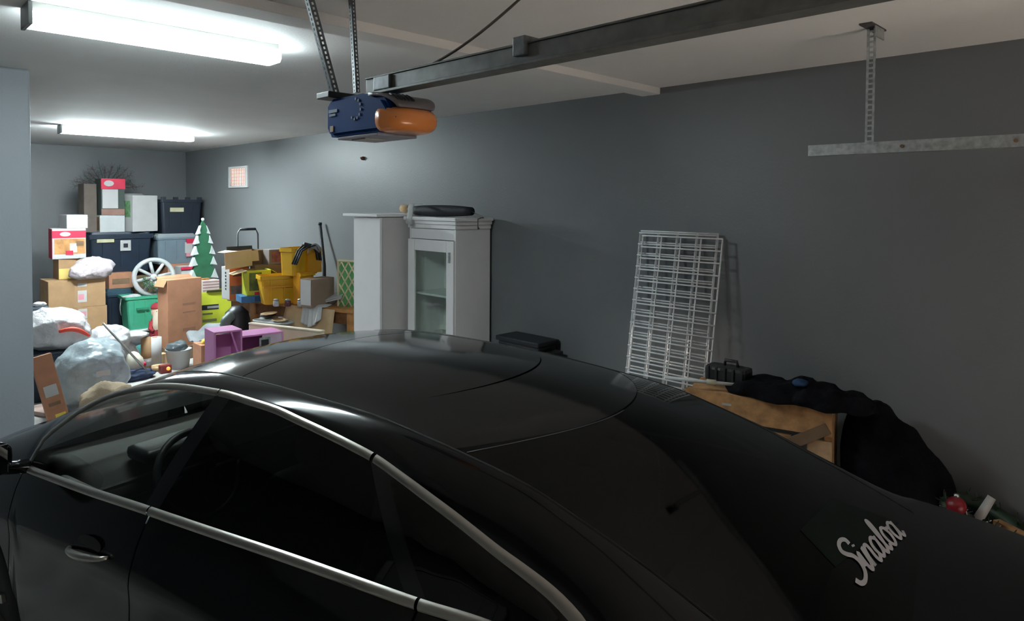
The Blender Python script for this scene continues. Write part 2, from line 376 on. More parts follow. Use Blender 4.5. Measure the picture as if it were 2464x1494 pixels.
_yd = [2.6, 2.3, 2.05, 1.85, 1.65, 1.43, 1.14, .92, .63, .4, .22, .04, -.18, -.36, -.54, -.68, -.85, -1.06]
f_zr = rev(_yd, [.93, 1.04, 1.15, 1.23, 1.305, 1.371, 1.396, 1.396, 1.388, 1.378, 1.360, 1.338, 1.305, 1.254, 1.194, 1.137, 1.068, .975])
f_xr = rev(_yd, [.70, .68, .65, .61, .57, .535, .533, .535, .538, .54, .549, .558, .571, .582, .593, .60, .61, .62])
f_zc = rev(_yd, [.96, 1.09, 1.20, 1.28, 1.355, 1.412, 1.437, 1.443, 1.443, 1.436, 1.423, 1.405, 1.37, 1.32, 1.25, 1.185, 1.105, 1.0])
def top(x, y, dz=0.):
    t = min(1.3, abs(x)/f_xr(y)); return Vector((x, y, f_zr(y)+(f_zc(y)-f_zr(y))*(1-t*t)+dz))
_yb = [3.28, 3.05, 2.7, 2.35, 1.955, 1.57, 1.139, .832, .461, .206, 0., -.21, -.5, -.8, -1.05, -1.35, -1.55]
f_xb = rev(_yb, [.56, .70, .79, .845, .870, .866, .853, .836, .814, .801, .789, .774, .765, .775, .775, .735, .64])
f_zb = rev(_yb, [.66, .78, .88, .935, .960, .978, 1.0, 1.008, 1.018, 1.023, 1.026, 1.034, 1.03, 1.0, .975, .945, .90])
_yu = [2.035, 2.01, 1.934, 1.842, 1.717, 1.576, 1.43, 1.279, 1.13, 1.034, .9, .769, .641, .52, .405, .296, .188, .086, -.01, -.099, -.183, -.261, -.337, -.42, -.52]
_xu = [.862, .823, .777, .738, .702, .676, .657, .647, .642, .637, .634, .632, .634, .637, .641, .645, .655, .665, .675, .683, .691, .697, .705, .722, .763]
_zu = [.958, 1.052, 1.131, 1.198, 1.261, 1.305, 1.337, 1.355, 1.364, 1.367, 1.362, 1.356, 1.341, 1.327, 1.312, 1.295, 1.27, 1.244, 1.22, 1.194, 1.169, 1.148, 1.125, 1.09, 1.032]
f_xu, f_zu = rev(_yu, _xu), rev(_yu, _zu)
def drip(y, s=-1):
    if y > 2.035 or y < -.52: return Vector((s*f_xb(y), y, f_zb(y)))
    return Vector((s*f_xu(y), y, f_zu(y)))
def belt(y, s=-1): return Vector((s*f_xb(y), y, f_zb(y)))
def bez(a, c, b, t): return a*(1-t)**2 + c*2*t*(1-t) + b*t*t
def rail(u, v, s):
    y = 2.5-u*3.56; a = drip(y, s); b = top(s*f_xr(y), y)
    c = Vector((s*(abs(a.x)*.62+abs(b.x)*.38), y, max(b.z-.004, a.z+(b.z-a.z)*.93)))
    return bez(a, c, b, v)
for s in (-1, 1):
    bm = bmesh.new(); grid(bm, lambda u, v: rail(u, v, s), 130, 10)
    obj('roof_rail', bm, M_PAINT, car, True)
# roof skin in pieces parted by the seams seen on the photograph
def ribbon(name, y0f, y1f, m, dz=0., inset=0., nx=24, ny=20, x0=-1., x1=1.):
    bm = bmesh.new()
    def fn(u, v):
        k = x0+(x1-x0)*u
        ym = .5*(y0f(0)+y1f(0)); xx = k*(f_xr(ym)-inset)
        ya, yb2 = y0f(xx), y1f(xx); y = ya+(yb2-ya)*v
        xx = k*(f_xr(y)-inset); return top(xx, y, dz)
    grid(bm, fn, nx, ny); return obj(name, bm, m, car, True)
hdr = lambda x: 1.50-.25*x*x
seam1 = lambda x: .195+.95*x*x
seam2 = lambda x: -.215+.80*x*x
mid_ = lambda x: 1.12-.1*x*x
g = .006
ribbon('roof_underlay', lambda x: 1.52, lambda x: -.25, M_SEAL, -.009, .002)
ribbon('roof_panel', hdr, lambda x: mid_(x)+.003, M_ROOFG, 0, .006)
ribbon('sunroof_glass', lambda x: mid_(x)-.003, lambda x: seam1(x)+g, M_ROOFG, 0, .006)
ribbon('roof_panel', lambda x: seam1(x)-g, lambda x: seam2(x)+g, M_ROOFG, 0, .006)
rwin = ribbon('rear_window', lambda x: seam2(x)-.002, lambda x: -1.062, G_REAR, .001, .004, 28, 30)
ribbon('windshield', lambda x: 2.55-.35*x*x, lambda x: hdr(x)+.004, G_WIND, 0, .004, 24, 24)
for s in (-1, 1):
    tb('roof_ditch_seal', [top(s*(f_xr(y)-.001), y, -.0015) for y in [1.5-i*.05 for i in range(52)]], .0045, M_SEAL, car, 6)
tb('seam_light_edge', [top(x, seam2(x)-.004, .0015) for x in [-.55+.055*i for i in range(11)]], .0018, mat('seam_grey', (.10, .10, .13), .4), car, 6)
# side glass: front door, rear door, quarter light
def pane(name, s, b0, b1, d0, d1, m, n=20):
    bm = bmesh.new()
    def fn(u, v):
        a = belt(b0+(b1-b0)*u, s); b = drip(d0+(d1-d0)*u, s); p = a.lerp(b, v); p.x += s*.012*math.sin(PI*v); return p
    grid(bm, fn, n, 8); return obj(name, bm, m, car, True)
for s in (-1, 1):
    pane('front_door_window', s, 2.0, 1.175, 2.015, 1.075, G_FRONT if s < 0 else G_FRONT)
    pane('door_pillar_trim', s, 1.175, 1.10, 1.075, .995, M_TRIM, 4)
    pane('rear_door_window', s, 1.10, .035, .995, .315, G_DARK)
    pane('door_pillar_trim', s, .035, -.035, .315, .24, M_TRIM, 4)
    pane('quarter_window', s, -.035, -.50, .24, -.47, G_DARK)
    # chrome frame: upper run in two pieces (door / quarter), lower run in three
    def strip(name, curve, ys, wfun, out=.006):
        bm = bmesh.new()
        def fn(u, v):
            y = ys[0]+(ys[1]-ys[0])*u; p = curve(y, s); w_ = wfun(y); e = .02
            tn = (curve(y-e, s)-curve(y+e, s)).normalized(); nr = Vector((s*.86, 0, .5)).normalized(); ac = tn.cross(nr).normalized()
            if ac.z < 0: ac = -ac
            return p + ac*(w_*(v-.5)) + nr*(out*math.sin(PI*v)**.6+.001)
        grid(bm, fn, max(12, int(abs(ys[1]-ys[0])*36)), 6); return obj(name, bm, M_CHROME, car, True)
    wu = interp([-.6, -.45, -.3, -.1, .3, 1., 2.1], [.080, .060, .040, .032, .027, .026, .028])
    strip('window_chrome_trim', drip, (2.03, 1.068), wu); strip('window_chrome_trim', drip, (1.062, .305), wu); strip('window_chrome_trim', drip, (.292, -.52), wu)
    wl = lambda y: .030
    strip('belt_chrome_trim', belt, (2.04, 1.145), wl, .008); strip('belt_chrome_trim', belt, (1.138, .005), wl, .008); strip('belt_chrome_trim', belt, (-.005, -.53), wl, .008)
# lower body
f_ws = rev([3.28, 3.1, 2.7, 2.3, 1.6, 0., -.8, -1.3, -1.55], [.60, .78, .89, .925, .928, .925, .91, .85, .70])
AX = (2.36, -.46)
def zbot(y):
    z = .20
    for a_ in AX:
        d_ = abs(y-a_)
        if d_ < .37: z = max(z, .33+math.sqrt(.37**2-d_*d_)*.98)
    return z
def boff(y): return .012*min(1., max(0., (y+.85)/.3))
def side_pt(y, v, s):
    # v 0 = belt, 1 = bottom
    zb2, zB = f_zb(y)-boff(y), zbot(y); ws = f_ws(y); xb = f_xb(y)
    z = zb2+(zB-zb2)*v
    zz = (zb2-z)/(zb2-.2)
    x = interp([0, .12, .27, .34, .6, .86, 1.], [xb, xb+(ws-xb)*.62, ws, ws-.004, ws+.002, ws-.02, ws-.09])(zz)
    return Vector((s*x, y, z))
def body_side(name, s, y0, y1, n):
    bm = bmesh.new(); grid(bm, lambda u, v: side_pt(y0+(y1-y0)*u, v, s), n, 22)
    bmesh.ops.recalc_face_normals(bm, faces=bm.faces[:])
    return obj(name, bm, M_PAINT, car, True)
for s in (-1, 1):
    body_side('front_fender', s, 3.28, 2.065, 40); fd = body_side('front_door', s, 2.058, 1.142, 24); rd = body_side('rear_door', s, 1.135, .004, 28); body_side('quarter_panel', s, -.004, -1.55, 44)
    for d_, ya, yb2, zh in ((fd, 1.275, 1.535, .83), (rd, .20, .44, .87)):
        bm = bmesh.new()
        def hx(y, z): return side_pt(y, (f_zb(y)-boff(y)-z)/(f_zb(y)-boff(y)-zbot(y)), s).x
        pts = []
        for i in range(13):
            t = i/12; y = ya+(yb2-ya)*t; z = zh-.035*t; pts.append(Vector((hx(y, z)+s*(.006+.030*math.sin(PI*t)**.5), y, z)))
        tube(bm, pts, [.007+.007*math.sin(PI*i/12) for i in range(13)], 8)
        h_ = obj('door_handle', bm, M_CHROME, d_, True)
        bm = bmesh.new(); yc = (ya+yb2)/2+.01; zc2 = zh+.006
        r0 = bm.verts.new((hx(yc, zc2)+s*.002, yc, zc2)); ring = [bm.verts.new((hx(yc, zc2)+s*.003, yc+.085*math.cos(2*PI*k/16), zc2+.032*math.sin(2*PI*k/16)-.012*math.cos(2*PI*k/16))) for k in range(16)]
        for k in range(16): bm.faces.new((r0, ring[k], ring[(k+1) % 16]))
        obj('handle_recess', bm, M_SEAL, d_, True)
    # mirror
    mr = empty('side_mirror', (0, 0, 0)); mr.parent = car
    bm = bmesh.new(); bmesh.ops.create_uvsphere(bm, u_segments=20, v_segments=14, radius=1.)
    for v in bm.verts:
        c_ = v.co; c_.x = math.copysign(abs(c_.x)**.6, c_.x)*.125; c_.z = math.copysign(abs(c_.z)**.6, c_.z)*.078*(1.0-.25*(c_.x*-s)/.125*.5); c_.y = math.copysign(abs(c_.y)**.7, c_.y)*(.07 if c_.y > 0 else .022)
        v.co = Vector((s*1.055+c_.x, 2.0+c_.y, 1.035+c_.z))
    obj('mirror_housing', bm, M_PAINT, mr, True)
    bx('mirror_glass', (s*1.055, 1.974, 1.037), (.20, .006, .115), mat('mirror_silver', (.35, .37, .4), .03, 1., var=.01), mr, bev=.003)
    tb('mirror_arm', [(s*.87, 2.03, .965), (s*.93, 2.02, .98), (s*.99, 2.01, .995)], [.03, .026, .024], M_PAINT, mr)
# hood, deck, bumpers
def lid(name, y0, y1, fzc, n, off=0.):
    bm = bmesh.new()
    def fn(u, v):
        y = y0+(y1-y0)*u; k = -1+2*v; xb = f_xb(y); zb2 = f_zb(y)-boff(y)
        return Vector((k*xb, y, zb2+(fzc(y)-zb2)*(1-abs(k)**3)+off*(1-abs(k)**8)))
    grid(bm, fn, n, 28); return obj(name, bm, M_PAINT, car, True)
lid('hood', 3.28, 2.22, rev([3.28, 3.0, 2.6, 2.2], [.69, .86, .955, .985]), 30)
lid('trunk_lid', -.86, -1.55, rev([-.86, -1.06, -1.35, -1.55], [1.02, .998, .985, .93]), 20)
bm = bmesh.new(); grid(bm, lambda u, v: Vector(((2*u-1)*(f_xb(-1.55)+(f_ws(-1.55)-f_xb(-1.55))*min(1, v*2)), -1.55-.10*math.sin(PI*min(1, v))*(1-(2*u-1)**4), .89-.67*v)), 20, 10); obj('rear_bumper', bm, M_PAINT, car, True)
bm = bmesh.new(); grid(bm, lambda u, v: Vector(((2*u-1)*(.56+.04*v), 3.28+.08*math.sin(PI*v)*(1-(2*u-1)**4), .66-.44*v)), 20, 10); obj('front_bumper', bm, M_PAINT, car, True)
bx('floor_pan', (0, .9, .24), (1.62, 4.1, .06), M_SEAL, car)
for a_ in AX:
    for s in (-1, 1):
        wh = empty('wheel', (s*.80, a_, .325)); wh.parent = car
        bm = bmesh.new(); lathe(bm, [(.20, -.10), (.30, -.11), (.325, -.085), (.325, .085), (.30, .11), (.20, .10)], 32); bmesh.ops.rotate(bm, cent=(0, 0, 0), matrix=Matrix.Rotation(PI/2, 3, 'Y'), verts=bm.verts[:]); obj('tire', bm, M_SEAL, wh, True)
        bm = bmesh.new()
        for k in range(10):
            vs = box(bm, (s*.106, 0, .11), (.018, .034, .19)); bmesh.ops.rotate(bm, cent=(0, 0, 0), matrix=Matrix.Rotation(2*PI*k/10, 3, 'X'), verts=vs)
        obj('rim', bm, M_CHROME, wh)
# cabin seen through the front glass
M_SEAT = mat('cabin_leather', (.030, .027, .025), .5, var=.2); M_DASH = mat('dash_vinyl', (.035, .033, .03), .55, var=.2); M_BEIGE = mat('cabin_light_trim', (.09, .08, .07), .7)
for s in (-1, 1):
    st = empty('seat', (s*.38, 1.15, .30)); st.parent = car
    bx('cushion', (0, .05, .12), (.50, .52, .20), M_SEAT, st, bev=.06, smooth=True)
    bx('backrest', (0, -.28, .48), (.48, .16, .66), M_SEAT, st, Matrix.Rotation(math.radians(16), 3, 'X'), .06, True)
    bx('headrest', (0, -.37, .90), (.26, .10, .17), M_SEAT, st, Matrix.Rotation(math.radians(12), 3, 'X'), .04, True)
bx('rear_bench', (0, .05, .46), (1.3, .5, .24), M_SEAT, car, bev=.06, smooth=True); bx('rear_backrest', (0, -.28, .72), (1.3, .16, .6), M_SEAT, car, Matrix.Rotation(math.radians(20), 3, 'X'), .06, True)
bx('parcel_shelf', (0, -.65, .94), (1.3, .6, .03), M_SEAL, car)
bm = bmesh.new(); grid(bm, lambda u, v: Vector(((2*u-1)*.80, 2.32-.55*v, .94-.03*(2*v-1)**2-.25*max(0, v-.75)*4*.4)), 16, 12); bmesh.ops.recalc_face_normals(bm, faces=bm.faces[:]); bmesh.ops.solidify(bm, geom=bm.faces[:], thickness=.05); obj('dashboard', bm, M_DASH, car, True)
bx('dash_front', (0, 1.85, .68), (1.6, .10, .36), M_DASH, car, bev=.03)
bx('instrument_hood', (-.38, 1.80, .955), (.34, .18, .06), M_BLACK, car, bev=.03, smooth=True)
sw = empty('steering_wheel', (-.38, 1.60, .87)); sw.parent = car; sw.rotation_euler = (math.radians(62), 0, 0)
tb('wheel_rim', [(.185*math.cos(2*PI*k/28), .185*math.sin(2*PI*k/28), 0) for k in range(29)], .016, M_BLACK, sw); bx('wheel_hub', (0, -.02, -.01), (.16, .13, .05), M_BLACK, sw, bev=.03, smooth=True)
for an in (0, PI, -PI/2): tb('wheel_spoke', [(0, 0, 0), (.18*math.cos(an), .18*math.sin(an), 0)], .013, MATS['seam_grey'], sw)
for s in (-1, 1): bx('door_card', (s*.80, 1.5, .68), (.06, .95, .5), M_SEAT, car, bev=.02)
bx('rear_view_mirror', (0, 1.60, 1.29), (.24, .03, .07), M_BLACK, car, bev=.012)
# lettering on the rear window
def on_glass(u, v, dz=.0045):
    # u along the word 0..1, v up 0..1 (cap height)
    x = -.125+.49*u+.085*v; y = -.948-.078*u+.080*v
    return top(x, y, dz)
# S i n a l o a in joined script; coordinates in letter heights
SL = [
 [(.74, 1.22), (.70, 1.42), (.50, 1.52), (.28, 1.44), (.20, 1.22), (.32, 1.02), (.52, .82), (.60, .52), (.50, .20), (.24, .02), (.02, .06), (-.10, .26)],
 [(.66, .30), (.80, .80), (.80, .30), (.88, .06), (1.02, .26)], [(.83, 1.04), (.85, 1.12)],
 [(1.02, .26), (1.12, .84), (1.12, .06)], [(1.12, .40), (1.24, .76), (1.40, .80), (1.44, .60), (1.43, .24), (1.52, .05), (1.66, .24)],
 [(2.04, .74), (1.88, .86), (1.70, .70), (1.66, .36), (1.78, .08), (1.94, .20), (2.04, .56), (2.07, .84)], [(2.07, .84), (2.05, .28), (2.14, .05), (2.28, .24)],
 [(2.28, .24), (2.42, .80), (2.46, 1.30), (2.38, 1.46), (2.32, 1.20), (2.32, .30), (2.42, .05), (2.56, .24)],
 [(2.92, .82), (2.76, .86), (2.62, .66), (2.62, .30), (2.76, .06), (2.92, .16), (3.0, .46), (2.94, .78), (3.02, .70), (3.16, .74)],
 [(3.56, .74), (3.40, .86), (3.22, .70), (3.18, .36), (3.30, .08), (3.46, .20), (3.56, .56), (3.59, .84)], [(3.59, .84), (3.57, .28), (3.66, .05), (3.80, .24)]]
def smooth_line(p, k=6):
    if len(p) < 3: return p
    o = []
    for i in range(len(p)-1):
        p0, p1, p2, p3 = p[max(i-1, 0)], p[i], p[i+1], p[min(i+2, len(p)-1)]
        for j in range(k):
            t = j/k; o.append(tuple(.5*((2*p1[c])+(-p0[c]+p2[c])*t+(2*p0[c]-5*p1[c]+4*p2[c]-p3[c])*t*t+(-p0[c]+3*p1[c]-3*p2[c]+p3[c])*t**3) for c in (0, 1)))
    return o+[p[-1]]
bm = bmesh.new()
for ln in SL:
    q = smooth_line(ln); L = []; R = []
    for i, p_ in enumerate(q):
        a, b = q[max(i-1, 0)], q[min(i+1, len(q)-1)]; dx, dy = b[0]-a[0], b[1]-a[1]; n_ = math.hypot(dx, dy) or 1
        hw = .075 if ln is not SL[0] else .085
        ox, oy_ = -dy/n_*hw, dx/n_*hw
        L.append(bm.verts.new(on_glass((p_[0]+ox)/3.8, (p_[1]+oy_)/1.5))); R.append(bm.verts.new(on_glass((p_[0]-ox)/3.8, (p_[1]-oy_)/1.5)))
    for i in range(len(q)-1): bm.faces.new((L[i], R[i], R[i+1], L[i+1]))
dc = obj('window_decal', bm, mat('decal_white', (.62, .62, .66), .6, var=.03), rwin); dc['label'] = 'white script lettering Sinaloa'
fl = [(-.067, -.785), (.276, -.824), (.43, -1.0), (-.127, -.884)]  # corners of a dark green patch laid on the glass under the lettering
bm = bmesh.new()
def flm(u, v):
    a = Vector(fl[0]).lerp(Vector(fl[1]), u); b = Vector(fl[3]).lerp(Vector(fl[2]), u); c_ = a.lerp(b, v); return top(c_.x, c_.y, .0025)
grid(bm, flm, 10, 8); obj('green_patch', bm, mat('dark_green_patch', (.004, .010, .007), .4, var=.2, spec=.15), rwin, True)

# ================================================================== WHITE CABINETS
M_CAB = mat('cabinet_white', (.84, .82, .82), .45, var=.02)
CX0, CY0, CY1, CZ = 3.70, 4.40, 5.05, 1.925
cab = tag(empty('display_cabinet', ((CX0+RW)/2-.02, (CY0+CY1)/2, 0)), 'tall white display cabinet with a glass door, right of the plain white cabinet', 'cabinet')
L0 = Vector(cab.location); dX, dY = RW-.03-CX0, CY1-CY0; fx = CX0-L0.x
for s in (-1, 1): bx('side_panel', (fx+dX/2, s*(dY/2-.01), CZ/2-.03), (dX, .02, CZ-.06), M_CAB, cab)
bx('back_panel', (fx+dX-.008, 0, CZ/2-.03), (.012, dY-.04, CZ-.08), M_CAB, cab)
bx('bottom_panel', (fx+dX/2, 0, .06), (dX-.02, dY-.042, .10), M_CAB, cab)
for i, (z0, z1, o_) in enumerate(((CZ-.10, CZ-.06, .012), (CZ-.062, CZ-.028, .026), (CZ-.03, CZ, .042))):
    bx('cornice_step', (fx+dX/2-o_/2, 0, (z0+z1)/2), (dX+o_, dY+2*o_, z1-z0), M_CAB, cab, bev=.006)
bx('door_frieze', (fx+.011, 0, CZ-.15), (.02, dY-.042, .09), M_CAB, cab)
# glass door
dr = empty('glass_door', (fx-.011, 0, 0)); dr.parent = cab
dz0, dz1, st_ = .13, CZ-.20, .095
for s in (-1, 1): bx('door_stile', (0, s*(dY/2-st_/2-.004), (dz0+dz1)/2), (.022, st_, dz1-dz0), M_CAB, dr)
bx('door_rail', (0, 0, dz1-.05), (.0215, dY-2*st_-.01, .10), M_CAB, dr); bx('door_rail', (0, 0, dz0+.06), (.0215, dY-2*st_-.01, .12), M_CAB, dr)
bx('glass_pane', (0, 0, (dz0+dz1)/2), (.005, dY-2*st_, dz1-dz0-.2), glass('cabinet_glass', (.90, .95, .92), .03), dr, bev=0)
bx('door_pull', (-.018, -(dY/2-.05), dz1-.14), (.014, .022, .09), M_STEEL, dr, bev=.003)
for z_ in (.35, .80, 1.23): bx('shelf', (fx+dX/2+.01, 0, z_), (dX-.06, dY-.045, .02), M_CAB, cab)
sh = Vector((L0.x+fx+dX*.45, L0.y, 0))
# ornaments behind the glass
bm = bmesh.new(); lathe(bm, [(.02, 0), (.05, .01), (.012, .03), (.015, .09), (.05, .12), (.055, .17), (.03, .175)], 16, (sh.x, sh.y-.06, 0.81)); tag(obj('ornament_cup', bm, mat('cream_ceramic', (.62, .58, .48), .4), smooth=True), 'cream footed cup on the middle shelf behind the cabinet glass', 'ornament')
bm = bmesh.new(); box(bm, (sh.x-.02, sh.y+.05, .855), (.10, .13, .09), bev=.02); tag(obj('ornament_box', bm, M_PAPER), 'small white box beside the cup behind the cabinet glass', 'box')

# plain cabinet standing sideways
BX0, BY0, BY1, BZ = 3.43, 5.13, 5.56, 1.945
cab2 = tag(empty('plain_cabinet', (BX0+.34, (BY0+BY1)/2, 0)), 'plain tall white cabinet with an overhanging top, left of the glass-door cabinet', 'cabinet')
bx('carcass_side', (-.34+.009, 0, BZ/2), (.018, BY1-BY0, BZ-.06), M_CAB, cab2)
bx('carcass_back', (0, -(BY1-BY0)/2+.012, BZ/2), (.64, .016, BZ-.06), mat('cabinet_back_board', (.58, .55, .54), .55, var=.03), cab2)
bx('carcass_side', (.34-.009, 0, BZ/2), (.018, BY1-BY0, BZ-.06), M_CAB, cab2)
bx('carcass_front', (0, (BY1-BY0)/2-.012, BZ/2), (.64, .016, BZ-.06), M_CAB, cab2)
bx('corner_post', (-.34+.012, -(BY1-BY0)/2+.008, BZ/2), (.026, .026, BZ-.06), M_CAB, cab2)
bx('bottom_panel', (0, 0, .05), (.62, BY1-BY0-.06, .03), M_CAB, cab2)
bx('overhanging_top', (-.03, .06, BZ-.012), (.70, BY1-BY0+.14, .024), M_CAB, cab2, bev=.004)
# black bundle with wooden handle lying on the display cabinet
u0 = P(1000, 514, X=CX0+.1); u1 = P(1135, 514, X=CX0+.1)
bun = tag(empty('umbrella', ((u0.x+u1.x)/2, (u0.y+u1.y)/2, CZ)), 'folded black umbrella with a tan wooden handle lying on the display cabinet', 'umbrella')
hl = (u0.y-u1.y)/2
tb('canopy', [(0, hl*(1-2*i/14), .055) for i in range(15)], [.028+.026*math.sin(PI*min(1, (i+2)/17))**.7 for i in range(15)], mat('umbrella_black', (.008, .009, .014), .7, bump=.3, bscale=30), bun, 10)
tb('ferrule', [(0, hl-.01, .055), (0, hl+.09, .062)], .035, mat('dark_brown', (.05, .04, .03), .6), bun, 8)
tb('handle', [(0, hl+.085, .062), (0, hl+.2, .07)], [.034, .042], M_CARDL, bun, 8)
cl_ = []
sheet('price_tag', lambda u, v: Vector((-.06-.115*(1 if v > .45 else v/.45)-(.008*math.sin(9*v)), hl-.15+.04*(u-.5)*2, .115 if v < .35 else .115-(v-.35)*.28)), 4, 12, .002, M_PAPER, bun)
cp = P(1150, 530, X=CX0-.05).y-bun.location.y; bxx = CX0-bun.location.x
tb('wrist_cord', [(0, -hl, .055), (bxx+.04, cp+.03, .006), (bxx-.02, cp, .006), (bxx-.052, cp-.002, -.004), (bxx-.055, cp-.004, -.06), (bxx-.05, cp-.01, -.085)], [.004, .004, .004, .004, .005, .010], mat('cord_dark', (.08, .06, .05), .6), bun, 6)

# ================================================================== RIGHT-HAND WALL THINGS
# white wire grid panels leaning on the wall
def wire_panel(label, yl, yr, ztop, lean, xtop, dz):
    W_ = yl-yr; H_ = 1.83; t = tag(empty('wire_grid_panel', (xtop-lean, (yl+yr)/2, max(0, ztop-math.sqrt(H_*H_-lean*lean)))), label, 'grid panel', 'white wire grid panels leaning on the wall')
    t.rotation_euler = (0, math.atan2(lean, math.sqrt(H_*H_-lean*lean)), 0)
    v_me = None
    for i in range(5):
        o = tb('upright_wire', [(0, -W_/2+W_*i/4, 0), (0, -W_/2+W_*i/4, H_)], .006, M_WIRE, t, 6) if v_me is None else None
        if v_me is None: v_me = o.data; base = o
        else:
            o = base.copy(); C.objects.link(o); o.parent = t; o.location = (0, W_*i/4, 0)
    h_me = None
    for i in range(24):
        z_ = H_*i/23
        if h_me is None:
            o = tb('cross_wire', [(-.006, -W_/2-.004, 0), (-.006, W_/2+.004, 0)], .0058, M_WIRE, t, 6); h_me = o
        else:
            o = h_me.copy(); C.objects.link(o); o.parent = t; o.location = (0, 0, z_)
g0 = P(1538, 556, X=4.05); g1 = P(1722, 556, X=4.05)
wire_panel('white wire grid panel leaning against the wall, rearmost of three', g0.y, g1.y, g0.z, .28, 4.085, 0)
wire_panel('white wire grid panel leaning against the wall, middle of three', g0.y-.004, g1.y-.006, g0.z-.012, .285, 4.06, 0)
wire_panel('white wire grid panel leaning against the wall, front of three', g0.y-.045, g1.y-.058, g0.z-.030, .295, 4.035, 0)

# black crate behind the car by the display cabinet
b0 = P(1195, 806, X=3.86); b1_ = P(1292, 816, X=3.86)
bcr = tag(empty('storage_crate', (3.985, (b0.y+b1_.y)/2, 0)), 'low black crate on the floor right of the display cabinet', 'crate')
hB = b0.z; wB = b0.y-b1_.y
bx('crate_body', (0, 0, hB/2-.02), (.22, wB, hB-.04), M_BLACK, bcr, bev=.02); bx('crate_rim', (0, 0, hB-.02), (.25, wB+.03, .04), M_BLACK, bcr, bev=.01)
bx('crate_step', (0, -wB/2-.05, hB*.46), (.18, .08, hB*.92), M_BLACK, bcr, bev=.01)

# wooden crate and what lies on it
k0 = P(1700, 940, Z=1.0); k1 = P(2003, 984, Z=1.0)
dirv = (k1-k0); ang = math.atan2(dirv.y, dirv.x); Lc = dirv.length+.12
crate = tag(empty('wooden_crate', (k1.x-math.cos(ang)*Lc/2, k1.y-math.sin(ang)*Lc/2, 0), ang), 'open-fronted crate of rough orange wood between car and wall, heaped with black cloth', 'crate')
DP = .34          # depth to the wall is +local y
M_PLY = mat('rough_plywood', (.46, .25, .11), .75, var=.3, scale=18, bump=.2, bscale=50)
M_PLYE = mat('rough_plywood_pale', (.50, .33, .19), .75, var=.2, scale=18)
bx('top_rail', (0, .012, .925), (Lc, .024, .15), M_PLY, crate, bev=.003)
bx('face_board', (-.10, .030, .42), (Lc-.2, .02, .80), M_PLY, crate, bev=.003)
bx('face_board', (Lc/2-.06, .026, .42), (.12, .02, .80), M_PLYE, crate, bev=.003)
bx('corner_post', (Lc/2-.02, .05, .5), (.04, .05, 1.0), M_PLY, crate, bev=.003); bx('corner_post', (-Lc/2+.02, .05, .5), (.04, .05, .98), M_PLY, crate, bev=.003)
bx('diagonal_shadow', (Lc/2-.17, .004, .80), (.36, .016, .06), M_CARDD, crate, Matrix.Rotation(math.radians(-32), 3, 'Y'), .003)  # dark slanting strip, paints the diagonal shadow on the crate front
bx('end_board', (Lc/2-.012, DP/2+.07, .5), (.02, DP-.14, 1.0), M_PLY, crate, bev=.003); bx('end_board', (-Lc/2+.012, DP/2+.07, .5), (.02, DP-.14, .98), M_PLY, crate, bev=.003)
bx('lid_board', (0, DP/2, .99), (Lc-.06, DP-.06, .016), M_PLY, crate, bev=.003)
bx('paper_label', (-.15, -.002, .94), (.05, .003, .012), M_PAPER, crate, bev=0)
# white curtain rod lying across
r0 = P(1600, 908, Z=1.06); r1 = P(1886, 938, Z=1.035)
rod = tag(empty('curtain_rod', tuple(r0)), 'white telescopic rod with a thick end lying across the wooden crate', 'rod')
dv = r1-r0
tb('rod_tube', [(0, 0, 0), dv*.84], .010, M_WHPL, rod); tb('rod_grip', [dv*.82, dv*.985, dv], [.015, .016, .008], M_WHPL, rod, 10); tb('rod_joint', [dv*.36, dv*.44], .016, mat('ivory_plastic', (.55, .52, .38), .5), rod, 10)

def blob(name, pts, m, label=None, cat=None, parent=None, ns=3.2, amp=.28, sub=4, group=None, zmin=None, seed=0, fold=0.):
    """lumpy soft thing around a list of (centre, radii) ellipsoids, merged with a voxel remesh"""
    bm = bmesh.new()
    for c_, r_ in pts:
        k = bmesh.ops.create_icosphere(bm, subdivisions=sub, radius=1.)
        for v in k['verts']:
            n_ = noise.noise(v.co*ns*.6+Vector((seed, 3.1*seed, 0)))*amp + noise.noise(v.co*ns*2+Vector((0, seed, 5)))*amp*.45
            if fold: n_ += fold*abs(noise.noise(Vector((v.co.x*5+seed, v.co.y*5, v.co.z*1.2))))
            v.co = Vector(c_)+Vector((v.co.x*r_[0], v.co.y*r_[1], v.co.z*r_[2]))*(1+n_)
            if zmin is not None and v.co.z < zmin: v.co.z = zmin
    o = obj(name, bm, m, parent, True)
    if len(pts) > 1:
        rm = o.modifiers.new('merge', 'REMESH'); rm.mode = 'VOXEL'; rm.voxel_size = max(.012, .06*max(max(r_) for _, r_ in pts)); rm.use_smooth_shade = True
        sm = o.modifiers.new('soften', 'SMOOTH'); sm.iterations = 4; sm.factor = .5
    if label: tag(o, label, cat, group)
    return o
M_CLOTH = mat('black_cloth', (.006, .006, .008), .95, var=.3, bump=1., bscale=12, bdist=.03, spec=.1)
def W(px, py, z): return P(px, py, Z=z)
